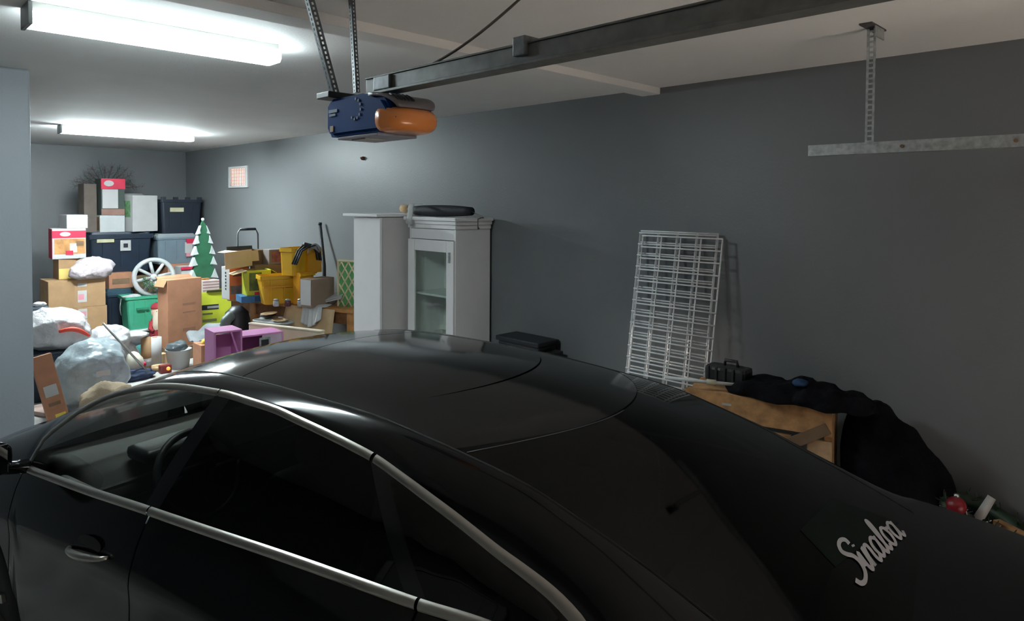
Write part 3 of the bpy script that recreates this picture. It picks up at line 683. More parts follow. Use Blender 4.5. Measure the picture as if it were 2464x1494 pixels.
# black clothes heap from the crate down to the floor
h1 = W(1880, 922, 1.09); h2 = W(1990, 950, 1.07)
blob('clothes_heap', [((h1.x+.04, h1.y+.10, 1.01), (.15, .22, .085)), ((h1.x+.08, h1.y-.08, 1.03), (.12, .14, .085)), ((h2.x+.05, h2.y+.04, 1.02), (.15, .15, .085)), ((h2.x+.08, h2.y-.10, 1.01), (.12, .12, .075))], M_CLOTH, 'heap of black clothes spread over the wooden crate top', 'clothes', amp=.25, seed=2, zmin=.999)
blob('garment_bag', [((3.87, 1.23, .72), (.13, .10, .30)), ((3.90, 1.15, .50), (.19, .14, .53)), ((3.89, 1.03, .45), (.20, .15, .49)), ((3.88, .91, .37), (.20, .15, .43)), ((3.87, .85, .26), (.19, .11, .36))], M_CLOTH, 'large black fuzzy bag slumped on the floor at the end of the crate', 'bag', amp=.07, seed=5, zmin=0., ns=5)
t0_ = P(1690, 880, Z=1.12); t1_ = P(1790, 905, Z=1.10)
tk = tag(empty('tool_case', tuple((t0_+t1_)/2+Vector((.03, 0, -.075))), math.atan2(t1_.y-t0_.y, t1_.x-t0_.x)), 'black ribbed tool case on the crate against the wire panels', 'case')
lt = (t1_-t0_).length
bx('case_body', (0, .05, .045), (lt, .12, .09), mat('case_black', (.02, .02, .022), .6), tk, bev=.02)
for i in range(5): bx('case_rib', (-lt*.4+lt*.2*i, -.012, .05), (.014, .012, .075), MATS['case_black'], tk)
bx('case_badge', (-lt*.2, -.012, .075), (.05, .004, .012), mat('badge_grey', (.15, .15, .15), .5), tk, bev=0)
tb('case_handle', [(-lt*.1, .05, .09), (-lt*.08, .05, .12), (lt*.2, .05, .12), (lt*.22, .05, .09)], .01, MATS['case_black'], tk)
bl = W(1926, 915, 1.12)
blob('knit_hat', [((bl.x, bl.y, 1.105), (.045, .04, .022))], mat('blue_cloth', (.006, .035, .10), .8), 'small blue knit hat on top of the black clothes heap', 'hat', amp=.1, sub=3, seed=9)
# wreath and red ornament at the far right
wz = .62; wr = W(2330, 1215, wz)
wt = tag(empty('christmas_wreath', (wr.x+.03, wr.y-.05, wz-.07)), 'dark green tinsel wreath with silver glints beyond the car trunk', 'wreath')
M_TIN = mat('tinsel_green', (.015, .035, .015), .5, var=.5, scale=30); M_SIL = mat('tinsel_silver', (.6, .62, .6), .25, .9)
tb('wreath_ring', [(.12*math.cos(2*PI*k/20), .17*math.sin(2*PI*k/20), .02+.05*math.sin(2*PI*k/20)) for k in range(21)], .035, M_TIN, wt)
bm = bmesh.new(); bs = bmesh.new()
for i in range(150):
    a_ = random.uniform(0, 2*PI); c_ = Vector((.12*math.cos(a_), .17*math.sin(a_), .02+.05*math.sin(a_))); d_ = Vector((random.gauss(0, 1), random.gauss(0, 1), random.gauss(.4, 1))).normalized()
    tube(bs if i % 6 == 0 else bm, [c_+d_*.02, c_+d_*.065], [.006, .002], 4)
obj('needles', bm, M_TIN, wt, kind='stuff'); obj('silver_strands', bs, M_SIL, wt, kind='stuff')
sup = bx('storage_box', (4.0, wr.y-.14, (wz-.115)/2), (.18, .40, wz-.115), M_BLACK, bev=.01); tag(sup, 'dark box under the tinsel wreath beyond the car trunk', 'box')
ro = W(2305, 1212, .66); bm = bmesh.new(); bmesh.ops.create_uvsphere(bm, u_segments=18, v_segments=12, radius=.042, matrix=Matrix.Translation((ro.x-.03, ro.y, .66)))
rb = tag(obj('bauble', bm, mat('bauble_red', (.20, .004, .012), .4), smooth=True), 'red bauble resting on the tinsel wreath', 'ornament'); tb('bauble_cap', [(ro.x-.03, ro.y, .70), (ro.x-.03, ro.y, .715)], .012, M_SIL, rb)
cnd = W(2365, 1225, .64); tag(tb('candle', [(cnd.x-.03, cnd.y+.02, .58), (cnd.x+.02, cnd.y-.03, .70)], [.022, .018], M_PAPER, seg=10), 'short white candle leaning on the wreath', 'candle')
e0_ = W(2395, 1252, .58); e1_ = W(2464, 1287, .58); dd = (e1_-e0_); 
pl = bx('wood_plank', (0, 0, 0), (dd.length*3, .04, .58), M_PLY, None, bev=.004); pl.location = (e0_+dd*1.5)+Vector((.02, 0, -.29)); pl.rotation_euler = (0, 0, math.atan2(dd.y, dd.x)); tag(pl, 'upright wooden plank edge at the far right beyond the trunk', 'plank')

# ================================================================== STORAGE PILE
def rect(px, Y, zbot=None):
    x0, y0, x1, y1 = px
    ym = (y0+y1)/2; a = P(x0, ym, Y=Y); b = P(x1, ym, Y=Y); xm = (x0+x1)/2
    zt2 = P(xm, y0, Y=Y).z; z0 = P(xm, y1, Y=Y).z if zbot is None else zbot
    return (a.x+b.x)/2, b.x-a.x, z0, zt2
def fbox(name, label, cat, px, Y, dep, m, zbot=None, rz=0., group=None, bev=.006):
    """an Empty at the thing's base with a box body whose front face fills the pixel rectangle"""
    xc, w_, z0, z1 = rect(px, Y, zbot); rz = math.radians(rz); wf = w_ - (dep*abs(math.sin(rz)))
    t = tag(empty(name, (xc, Y+dep/2, z0), rz), label, cat, group); t['w'] = wf; t['d'] = dep; t['h'] = z1-z0
    bx('body', (0, 0, (z1-z0)/2), (wf, dep, z1-z0), m, t, bev=bev)
    return t
def front(t, name, fx_, fz, sx, sz, m, th=.004, left=False):
    """flat piece on the front (or left) face; fx_, fz centre in 0..1 of the face, sx, sz sizes in 0..1"""
    w_, d_, h_ = t['w'], t['d'], t['h']
    if left: return bx(name, (-w_/2-th/2+.001, d_/2-d_*fx_, h_*fz), (th, d_*sx, h_*sz), m, t, bev=0)
    return bx(name, (-w_/2+w_*fx_, -d_/2-th/2+.001, h_*fz), (w_*sx, th, h_*sz), m, t, bev=0)
def flap(t, name, m, side, ln, ang_, frac=1.):
    """open flap hinged on the top edge: side 'f','b','l','r'; ang_ degrees outward from upright"""
    w_, d_, h_ = t['w'], t['d'], t['h']; a_ = math.radians(ang_)
    bm = bmesh.new(); th = .006
    if side in 'fb':
        sg = -1 if side == 'f' else 1; box(bm, (0, 0, ln/2), (w_*frac, th, ln)); bmesh.ops.rotate(bm, cent=(0, 0, 0), matrix=Matrix.Rotation(-sg*a_, 3, 'X'), verts=bm.verts[:]); bmesh.ops.translate(bm, vec=(0, sg*d_/2, h_), verts=bm.verts[:])
    else:
        sg = -1 if side == 'l' else 1; box(bm, (0, 0, ln/2), (th, d_*frac, ln)); bmesh.ops.rotate(bm, cent=(0, 0, 0), matrix=Matrix.Rotation(sg*a_, 3, 'Y'), verts=bm.verts[:]); bmesh.ops.translate(bm, vec=(sg*w_/2, 0, h_), verts=bm.verts[:])
    return obj(name, bm, m, t)
def open_box(name, label, cat, px, Y, dep, m, mi, zbot=None, rz=0., group=None):
    xc, w_, z0, z1 = rect(px, Y, zbot); t = tag(empty(name, (xc, Y+dep/2, z0), math.radians(rz)), label, cat, group); h_ = z1-z0
    t['w'] = w_; t['d'] = dep; t['h'] = h_; th = .008
    bx('front_panel', (0, -dep/2+th/2, h_/2), (w_, th, h_), m, t, bev=.002); bx('back_panel', (0, dep/2-th/2, h_/2), (w_, th, h_), mi, t, bev=.002)
    for s in (-1, 1): bx('side_panel', (s*(w_/2-th/2), 0, h_/2), (th, dep-2*th, h_), m, t, bev=.002)
    bx('bottom_panel', (0, 0, th/2), (w_-2*th, dep-2*th, th), mi, t, bev=0); return t
def tote(name, label, px, Y, dep, m, zbot=None, lid=True, lidm=None, rz=0., notch=False, group=None, taper=.88):
    xc, w_, z0, z1 = rect(px, Y, zbot); t = tag(empty(name, (xc, Y+dep/2, z0), math.radians(rz)), label, 'bin', group); h_ = z1-z0
    t['w'] = w_*.95; t['d'] = dep*.95; t['h'] = h_
    def ring(bm, k, z, rnd=.04):
        hw, hd = w_/2*k, dep/2*k; out = []
        for cx_, cy_, a0 in ((hw-rnd, hd-rnd, 0), (-hw+rnd, hd-rnd, 90), (-hw+rnd, -hd+rnd, 180), (hw-rnd, -hd+rnd, 270)):
            for j in range(4): a_ = math.radians(a0+j*30); out.append(bm.verts.new((cx_+rnd*math.cos(a_), cy_+rnd*math.sin(a_), z)))
        return out
    bm = bmesh.new(); hb = h_*(.90 if lid else 1.)
    prof = [(taper, 0), (.95, hb-.045), (1.0, hb-.04), (1.0, hb), (.95, hb), (taper-.02, .02)]
    rs = [ring(bm, k, z) for k, z in prof]
    for a_, b_ in zip(rs, rs[1:]):
        for i in range(16): bm.faces.new((a_[i], a_[(i+1) % 16], b_[(i+1) % 16], b_[i]))
    bm.faces.new(rs[0][::-1]); bm.faces.new(rs[-1])
    obj('bin_body', bm, m, t)
    if lid:
        bm = bmesh.new(); rs = [ring(bm, 1.02, hb-.012), ring(bm, 1.02, hb+h_*.035), ring(bm, .93, hb+h_*.045), ring(bm, .91, h_)]
        for a_, b_ in zip(rs, rs[1:]):
            for i in range(16): bm.faces.new((a_[i], a_[(i+1) % 16], b_[(i+1) % 16], b_[i]))
        bm.faces.new(rs[0][::-1]); bm.faces.new(rs[-1]); obj('bin_lid', bm, lidm or m, t)
    if notch:
        for i in range(4): bx('rim_lug', (-w_*.42+w_*.28*i, -dep/2+.02, h_+.014), (w_*.11, .04, .05), m, t, bev=.006)
    for i in range(3): bx('rib', (-w_*.28+w_*.28*i, -dep*.463, hb*.5), (.018, .012, hb*.7), m, t, Matrix.Rotation(math.radians(4), 3, 'X'), .003)
    return t
def parcel(t, lab=((.5, .55, .22, .4),), tape=True, top_=True):
    if tape: front(t, 'packing_tape', .5, .5, .10, 1., mat('brown_tape', (.36, .22, .12), .35, var=.05), .002)
    for a_ in lab: front(t, 'shipping_label', *a_, M_PAPER, .005)
    if top_: bx('lid_seam', (0, 0, t['h']), (t['w']*.98, .01, .003), M_CARDD, t, bev=0)

# --- left column of cartons
YA = 10.2
G_ = 'cartons stacked in the left column'
c1 = fbox('cardboard_carton', 'bottom brown carton of the left stack, mostly behind the white bag', 'box', (148, 795, 262, 870), YA, .5, M_CARD, 0., group=G_); parcel(c1, ())
zc1 = P(200, 795, Y=YA).z
c2 = fbox('cardboard_carton', 'brown carton with a pink label, second from the bottom of the left stack', 'box', (124, 740, 258, 795), YA, .5, M_CARD, zc1, group=G_); parcel(c2, ((.55, .72, .16, .42), (.55, .40, .16, .14)))
zc2 = P(190, 740, Y=YA).z
c3 = fbox('cardboard_carton', 'wide brown carton with a white and pink label under the plastic bag', 'box', (116, 674, 254, 739), YA, .5, M_CARD, zc2, group=G_); parcel(c3, ((.58, .40, .16, .42), (.58, .82, .16, .12)))
for c_, fz in ((c2, .72), (c3, .38)): front(c_, 'pink_print', .56, fz, .10, .2, mat('pink_print', (.62, .25, .30), .7), .007)
zc3 = P(185, 674, Y=YA).z
c4 = fbox('cardboard_carton', 'small tan carton with a yellow lower half, on the left stack under the red box', 'box', (141, 622, 208, 674), YA+.16, .32, M_CARD, zc3, group=G_); front(c4, 'yellow_panel', .5, .28, .98, .5, mat('yellow_card', (.62, .47, .14), .7), .003); bx('lid_seam', (0, 0, c4['h']), (c4['w']*.95, .01, .003), M_CARDD, c4, bev=0)
zc4 = zc3+c4['h']
M_PIC = mat('golden_picture', (.42, .20, .07), .5, var=.5, scale=9)
def gift_box(label, px, Y, dep, zb, rz):
    t = fbox('printed_gift_box', label, 'box', px, Y, dep, M_PAPER, zb, rz, 'red and white printed boxes')
    front(t, 'red_band', .5, .81, 1.0, .24, M_RED); front(t, 'red_band', .5, .5, .98, .98, M_RED, left=True)
    front(t, 'picture_panel', .52, .41, .92, .50, M_PIC); front(t, 'picture_detail', .62, .36, .22, .30, M_PAPER, .007); front(t, 'picture_detail', .50, .20, .22, .14, M_RED, .009); front(t, 'picture_detail', .82, .50, .22, .16, M_CARDD, .008)
    bm = bmesh.new(); lathe(bm, [(.5, -.004), (.5, .004)], 20); bmesh.ops.scale(bm, vec=(t['w']*.32, t['h']*.15, 1), verts=bm.verts[:]); bmesh.ops.rotate(bm, cent=(0, 0, 0), matrix=Matrix.Rotation(PI/2, 3, 'X'), verts=bm.verts[:]); bmesh.ops.translate(bm, vec=(-t['w']*.12, -t['d']/2-.004, t['h']*.82), verts=bm.verts[:]); obj('oval_emblem', bm, M_PAPER, t)
    return t
r1_ = gift_box('red printed box with a golden picture and white oval on the left carton stack', (126, 550, 211, 622), YA+.14, .32, zc4, -4)
zr1 = zc4+r1_['h']
wb = fbox('white_box', 'small white box on top of the red printed box', 'box', (153, 517, 212, 551), YA+.18, .3, M_PAPER, zr1, 6); bx('lid_seam', (0, 0, wb['h']), (wb['w']*.96, .008, .003), M_WHITE, wb, bev=0); front(wb, 'lid_lip', .5, .80, 1.01, .03, M_WHITE)
# plastic bag of pinkish stuff on carton 3
M_BAG = mat('white_plastic_film', (.53, .52, .53), .35, var=.08, scale=8, bump=1., bscale=9, bdist=.03)
M_BAGP = mat('pinkish_bag', (.46, .40, .42), .4, var=.12, scale=5, bump=1., bscale=9, bdist=.03)
pb_ = P(226, 660, Y=YA-.1)
blob('plastic_bag', [((pb_.x+.03, YA+.02, zc3+.14), (.23, .11, .15)), ((pb_.x-.13, YA-.01, zc3+.10), (.13, .10, .10))], M_BAGP, 'pinkish white plastic bag sitting on the wide carton', 'bag', amp=.2, seed=3, zmin=zc3, fold=.2)

# --- totes against the back wall
YB = 11.0
bn = tote('storage_bin', 'dark blue lidded bin on the floor behind the green bin', (256, 694, 322, 830), YB-.12, .5, M_NAVY, 0., lidm=mat('lid_blue', (.03, .07, .10), .4)); zz1 = P(290, 694, Y=YB-.12).z
bb = fbox('cardboard_carton', 'brown carton with a dark printed strip under the black bin', 'box', (262, 656, 320, 694), YB-.10, .42, M_CARD2, zz1); front(bb, 'dark_strip', .5, .45, .72, .35, M_CARDD); bx('lid_seam', (0, 0, bb['h']), (bb['w']*.95, .01, .003), M_CARDD, bb, bev=0)
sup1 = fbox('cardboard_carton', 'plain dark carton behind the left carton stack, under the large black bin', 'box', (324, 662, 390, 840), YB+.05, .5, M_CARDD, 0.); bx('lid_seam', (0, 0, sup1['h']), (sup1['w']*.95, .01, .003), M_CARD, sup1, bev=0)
zz2 = max(zz1+bb['h'], sup1['h'])
bt = tote('storage_bin', 'large black lidded bin with a white label below the white boxes', (213, 558, 370, 655), YB-.02, .82, M_NAVY, zz2)
front(bt, 'masking_tape', .24, .80, .27, .10, mat('masking_tape', (.50, .47, .30), .7), .02); front(bt, 'white_label', .56, .66, .17, .26, M_PAPER, .02); front(bt, 'label_print', .56, .66, .07, .10, M_BLACK, .024)
zz3 = zz2+bt['h']
wl_ = fbox('white_box', 'white carton below the red-topped tall box, on the black bin', 'box', (237, 518, 301, 557), YB+.02, .3, mat('pale_card', (.46, .48, .48), .7, var=.05), zz3, 3); front(wl_, 'side_print', .5, .5, .9, .8, M_CARDD, left=True); zz4 = zz3+wl_['h']; bx('lid_seam', (0, 0, wl_['h']), (wl_['w']*.95, .01, .003), M_CARDD, wl_, bev=0)
tw = fbox('printed_gift_box', 'tall box with a red top and white front, highest on the pile', 'box', (240, 430, 300, 518), YB+.03, .26, mat('dark_olive_card', (.05, .07, .06), .8), zz4, 3, 'red and white printed boxes')
front(tw, 'red_band', .5, .86, 1.02, .28, M_RED, .03); front(tw, 'white_panel', .38, .45, .66, .52, M_PAPER, .012); front(tw, 'brown_band', .5, .09, .98, .16, mat('brown_band', (.25, .14, .11), .7), .01)
bm = bmesh.new(); lathe(bm, [(.5, -.004), (.5, .004)], 20); bmesh.ops.scale(bm, vec=(tw['w']*.42, tw['h']*.16, 1), verts=bm.verts[:]); bmesh.ops.rotate(bm, cent=(0, 0, 0), matrix=Matrix.Rotation(PI/2, 3, 'X'), verts=bm.verts[:]); bmesh.ops.translate(bm, vec=(-tw['w']*.2, -tw['d']/2-.034, tw['h']*.87), verts=bm.verts[:]); obj('oval_emblem', bm, M_PAPER, tw)
ww = fbox('white_box', 'plain white cube-shaped carton between the red-topped box and the black bin', 'box', (301, 470, 383, 557), YB-.02, .34, M_PAPER, zz3, 14); front(ww, 'green_print', .5, .62, .7, .45, mat('green_print', (.16, .32, .15), .7, var=.4, scale=20), left=True); flap(ww, 'lid_flap', M_PAPER, 'b', .08, 70); bx('lid_seam', (0, 0, ww['h']), (ww['w']*.95, .01, .003), M_WHITE, ww, bev=0)
# brown box and twig wreath behind the tall box
tz = zz3
bk = fbox('cardboard_carton', 'brown carton leaning behind the red-topped box', 'box', (196, 442, 234, 557), YB+.12, .2, mat('dim_card', (.13, .105, .09), .85), zz3, 8); bx('lid_seam', (0, 0, bk['h']), (bk['w']*.95, .01, .003), M_CARDD, bk, bev=0)
tc_ = P(255, 440, Y=YB+.62)
tg = tag(empty('twig_bundle', (tc_.x, YB+.64, zz3)), 'spray of dark artificial pine twigs sticking up behind the boxes', 'twigs')
M_TW = mat('twig_brown', (.09, .075, .07), .8, var=.4, scale=20); M_TG = mat('twig_green', (.06, .09, .08), .8, var=.4, scale=20)
for i in range(15):
    a_ = math.radians(168-i*11.2); L_ = random.uniform(.42, .56); zb0 = tc_.z-zz3-.12
    e_ = Vector((math.cos(a_)*L_*.95, random.uniform(-.05, .05), zb0+math.sin(a_)*L_*.72)); m_ = Vector((e_.x*.5, e_.y, (e_.z+zb0)*.5+.02))
    bm = bmesh.new(); tube(bm, [(0, 0, max(.0, zb0-.3)), (0, 0, zb0), m_, e_], [.012, .010, .008, .003], 5)
    for j in range(26):
        t_ = .45+.55*random.random(); p_ = m_.lerp(e_, (t_-.45)/.55); d_ = Vector((random.gauss(0, 1), random.gauss(0, .6), random.gauss(0, 1))).normalized()+(e_-m_).normalized()*.6
        tube(bm, [p_, p_+d_*.06], [.003, .0015], 3)
    obj('twig', bm, M_TW if i % 3 else M_TG, tg)
bx('twig_base', (0, 0, .03), (.24, .2, .06), M_BLACK, tg)
# top right black bin on the grey bin
YC = 10.98
cc = fbox('cardboard_carton', 'large brown carton on the floor behind the white wheel', 'box', (404, 634, 468, 806), YC-.04, .5, M_CARD2, 0.); bx('lid_seam', (0, 0, cc['h']), (cc['w']*.95, .01, .003), M_CARDD, cc, bev=0); front(cc, 'dark_strip', .5, .93, .9, .02, M_CARDD)
gt = tote('storage_bin', 'grey translucent bin with a snowman picture under the black bin', (378, 562, 474, 636), YC-.02, .5, mat('grey_plastic', (.16, .21, .25), .4, var=.08), cc['h'], lidm=mat('grey_lid', (.30, .34, .36), .4))
front(gt, 'sticker_white', .80, .52, .20, .36, M_PAPER, .022); front(gt, 'sticker_red', .86, .74, .24, .16, M_RED, .024); front(gt, 'sticker_pink', .80, .28, .14, .12, MATS['pink_print'], .024)
zg = cc['h']+gt['h']
kt = tote('storage_bin', 'tall black open bin with notched rim, topmost at the corner of the room', (386, 480, 489, 562), YC-.02, .5, mat('black_bin', (.012, .017, .028), .42), zg, lid=False, notch=True)
front(kt, 'masking_tape', .37, .70, .33, .12, MATS['masking_tape'], .02)
# red-lidded box at the tree's foot
sb_ = fbox('white_box', 'white box with a red lid between the wheel and the wooden tree', 'box', (436, 642, 470, 668), YC-.5, .28, M_PAPER, None); front(sb_, 'red_lid', .5, .88, 1.06, .24, M_RED, .02)
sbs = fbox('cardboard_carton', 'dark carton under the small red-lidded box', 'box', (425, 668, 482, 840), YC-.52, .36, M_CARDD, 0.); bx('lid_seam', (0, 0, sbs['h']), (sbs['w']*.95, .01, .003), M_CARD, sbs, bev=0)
sb_.location.z = sbs['h']

# --- green bin, wheel, garland, santa, orange carton
YG = 10.42
tub = tag(empty('wash_tub', (P(335, 800, Y=YG).x, YG+.22, 0)), 'dark tub with a white rim on the floor under the green bin', 'tub')
zt_ = P(335, 793, Y=YG).z
bm = bmesh.new(); lathe(bm, [(.20, 0), (.25, zt_-.03), (.21, zt_-.03), (.19, .02)], 24); obj('tub_body', bm, mat('tub_grey', (.13, .14, .15), .5), tub, True)
bm = bmesh.new(); lathe(bm, [(.245, zt_-.03), (.272, zt_-.03), (.272, zt_), (.245, zt_)], 28); obj('tub_rim', bm, M_WHPL, tub, True)
gb = tote('storage_bin', 'bright green open bin holding the white wheel', (303, 712, 398, 793), YG, .42, M_GREEN, zt_, lid=False, taper=.80)
front(gb, 'handle_recess', .42, .62, .34, .07, mat('green_dark', (.03, .22, .13), .5), .02)
sheet('paper_strip', lambda u, v: Vector((-gb['w']*.54-.02*math.sin(3*v), -gb['d']*.1+.05*u, gb['h']*(.92-.5*v))), 3, 8, .002, M_PAPER, gb)
wc = P(371, 667, Y=YG+.16)
wheel = tag(empty('wagon_wheel', (wc.x, YG+.17, wc.z)), 'white decorative wagon wheel with spokes standing in the green bin', 'wheel')
rw_ = (P(421, 667, Y=YG+.16).x-P(322, 667, Y=YG+.16).x)/2
wheel.rotation_euler = (math.radians(-8), 0, math.radians(-12))
tb('wheel_felloe', [((rw_-.022)*math.cos(2*PI*k/40), 0, (rw_-.022)*math.sin(2*PI*k/40)) for k in range(41)], .034, M_WHPL, wheel, 10)
bm = bmesh.new(); lathe(bm, [(.02, -.05), (.045, -.04), (.05, 0), (.045, .04), (.02, .05)], 16); bmesh.ops.rotate(bm, cent=(0, 0, 0), matrix=Matrix.Rotation(PI/2, 3, 'X'), verts=bm.verts[:]); obj('wheel_hub', bm, M_WHPL, wheel, True)
for k in range(8):
    a_ = 2*PI*k/8+.2; tb('wheel_spoke', [(.03*math.cos(a_), 0, .03*math.sin(a_)), ((rw_-.03)*math.cos(a_), 0, (rw_-.03)*math.sin(a_))], [.025, .022], M_WHPL, wheel, 8)
# garland tangled in the wheel
gl = tag(empty('pine_garland', (wc.x, YG+.05, wc.z-.20)), 'green pine garland tangled in front of the white wheel', 'garland')
M_PINE = mat('pine_green', (.07, .16, .08), .7, var=.5, scale=25); M_PINE2 = mat('pine_frosted', (.30, .38, .32), .7, var=.3, scale=25)
pth = [Vector((-.17, 0, .20)), Vector((-.10, .0, .10)), Vector((-.02, -.02, .06)), Vector((.08, -.02, .16)), Vector((.18, -.01, .10)), Vector((.22, 0, .02))]
tb('garland_stem', pth, .008, M_TW, gl, 5)
ba, bb2 = bmesh.new(), bmesh.new()
for i in range(420):
    j = random.randrange(len(pth)-1); p_ = pth[j].lerp(pth[j+1], random.random()); d_ = Vector((random.gauss(0, 1), random.gauss(0, .8), random.gauss(0, 1))).normalized()
    tube(ba if i % 3 else bb2, [p_, p_+d_*random.uniform(.04, .09)], [.006, .002], 3)
obj('pine_needles', ba, M_PINE, gl, kind='stuff'); obj('frosted_needles', bb2, M_PINE2, gl, kind='stuff')
# flower-like white filler on the bin edge
blob('tissue_paper', [((gb.location.x-.14, YG+.10, zt_+gb['h']-.01), (.12, .10, .035))], M_PAPER, 'crumpled white tissue on the left edge of the green bin', 'paper', amp=.35, seed=11, sub=3)
# santa figure
sx_ = P(379, 770, Y=YG-.28); ztop = P(379, 728, Y=YG-.28).z
sn = tag(empty('santa_figure', (sx_.x, YG-.26, 0)), 'small bearded figure in a red cap standing before the green bin', 'figurine')
bm = bmesh.new(); lathe(bm, [(.085, 0), (.10, .05), (.095, ztop*.35), (.075, ztop*.62), (.05, ztop*.72)], 18); obj('red_coat', bm, mat('santa_red', (.28, .02, .03), .8), sn, True)
bm = bmesh.new(); bmesh.ops.create_uvsphere(bm, u_segments=18, v_segments=12, radius=1., matrix=Matrix.Translation((0, -.01, ztop*.80)) @ Matrix.Diagonal((.078, .07, .09, 1))); obj('face', bm, mat('santa_skin', (.72, .48, .36), .6), sn, True)
blob('beard', [((0, -.06, ztop*.60), (.075, .035, .19))], mat('santa_beard', (.70, .58, .46), .8), parent=sn, amp=.12, sub=3)
bm = bmesh.new(); lathe(bm, [(.078, ztop*.87), (.08, ztop*.90), (.06, ztop*.965), (.02, ztop)], 18); obj('red_cap', bm, MATS['santa_red'], sn, True)
for s in (-1, 1): tb('arm', [(s*.07, 0, ztop*.60), (s*.10, -.03, ztop*.45), (s*.07, -.08, ztop*.40)], [.03, .028, .024], MATS['santa_red'], sn)
bm = bmesh.new(); bmesh.ops.create_uvsphere(bm, u_segments=8, v_segments=6, radius=.014, matrix=Matrix.Translation((0, -.08, ztop*.78))); obj('nose', bm, MATS['santa_skin'], sn, True)
for s in (-1, 1):
    bm = bmesh.new(); bmesh.ops.create_uvsphere(bm, u_segments=6, v_segments=5, radius=.008, matrix=Matrix.Translation((s*.026, -.073, ztop*.82))); obj('eye', bm, M_BLACK, sn, True)
# tall orange-brown carton
YO = 9.22
oc = fbox('cardboard_carton', 'tall orange-brown carton standing before the yellow-green box', 'box', (388, 671, 491, 833), YO, .22, M_CARD2, None, 14)
zoc = oc['h']; flap(oc, 'lid_flap', M_CARD, 'l', .10, 150, .95); flap(oc, 'lid_flap', M_CARD2, 'b', .06, 60)
for fz_, sz_ in ((.62, .035), (.50, .02), (.24, .05)): front(oc, 'printed_mark', .62, fz_, .38, sz_, mat('faded_print', (.30, .14, .09), .8), .002)
bx('lid_seam', (0, 0, oc['h']), (oc['w']*.95, .01, .003), M_CARDD, oc, bev=0)
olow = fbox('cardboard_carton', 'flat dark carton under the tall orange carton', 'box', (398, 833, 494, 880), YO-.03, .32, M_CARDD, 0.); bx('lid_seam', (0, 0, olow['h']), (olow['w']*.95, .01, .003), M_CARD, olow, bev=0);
# yellow-green box
M_LIME = mat('lime_print', (.55, .60, .04), .55, var=.08)
YL = 9.62
yg = fbox('product_box', 'yellow-green box with a black name panel, beside the tall orange carton', 'box', (478, 702, 562, 815), YL, .36, M_LIME, 0., -6)
front(yg, 'name_panel', .36, .735, .50, .09, M_BLACK); front(yg, 'name_letters', .44, .735, .34, .04, mat('grey_letters', (.3, .32, .3), .6), .007); front(yg, 'text_line', .34, .50, .42, .05, mat('olive_dark', (.12, .13, .05), .7)); front(yg, 'text_line', .28, .62, .3, .03, MATS['olive_dark']); front(yg, 'text_line', .26, .25, .3, .09, MATS['olive_dark'])
flap(yg, 'lid_flap', M_LIME, 'r', .10, 100, .9); flap(yg, 'lid_flap', MATS['olive_dark'], 'f', .05, 50, .5)
stb = fbox('striped_box', 'pink and white striped box under the wooden tree', 'box', (488, 674, 528, 702), YL+.03, .28, mat('stripe_pale', (.60, .50, .48), .7), yg['h'])
for i in range(4): front(stb, 'stripe', .5, .14+.24*i, 1.0, .09, mat('stripe_dark', (.30, .17, .17), .7), .003)
# wooden christmas tree
ztr = yg['h']+stb['h']; a0 = P(488, 528, Y=YL+.17); ht = a0.z-ztr; hw0 = (P(522, 660, Y=YL+.17).x-P(452, 660, Y=YL+.17).x)/2
tree = tag(empty('wooden_tree', (a0.x, YL+.17, ztr)), 'green wooden fir tree with white snow tips beside the black bins', 'decoration'); tree.rotation_euler = (0, 0, math.radians(8))
M_TGR = mat('tree_green', (.025, .12, .06), .6, var=.15, scale=8); M_SNOW = mat('snow_white', (.50, .54, .53), .7, var=.06)
tiers = [(.02, .27, 1.0, .62), (.24, .47, .92, .52), (.42, .65, .80, .40), (.60, .82, .64, .26), (.76, .985, .46, .03)]
for k, (z0, z1, w0, w1) in enumerate(tiers):
    bm = bmesh.new(); a_, b_ = hw0*w0, hw0*w1; prism(bm, [(-a_, z0*ht), (a_, z0*ht), (b_, z1*ht), (-b_, z1*ht)], 'y', -.022+.002*k, .022-.002*k); tr_ = obj('tier', bm, M_TGR, tree)
    for s in (-1, 1):
        bm = bmesh.new(); zt3 = z0+(z1-z0)*.62; wt3 = w0+(w1-w0)*.62
        prism(bm, [(s*a_*1.05, z0*ht-.006), (s*a_*.50, z0*ht+.01), (s*a_*.62, (z0+.06)*ht), (s*hw0*wt3*1.03, zt3*ht)], 'y', -.034, .034); obj('snow_tip', bm, M_SNOW, tr_)
bx('trunk', (0, 0, .012), (.10, .16, .024), M_WOOD, tree)
bm = bmesh.new(); bmesh.ops.create_uvsphere(bm, u_segments=10, v_segments=8, radius=.024, matrix=Matrix.Translation((0, 0, ht))); obj('tip_ball', bm, M_SNOW, tree, True)

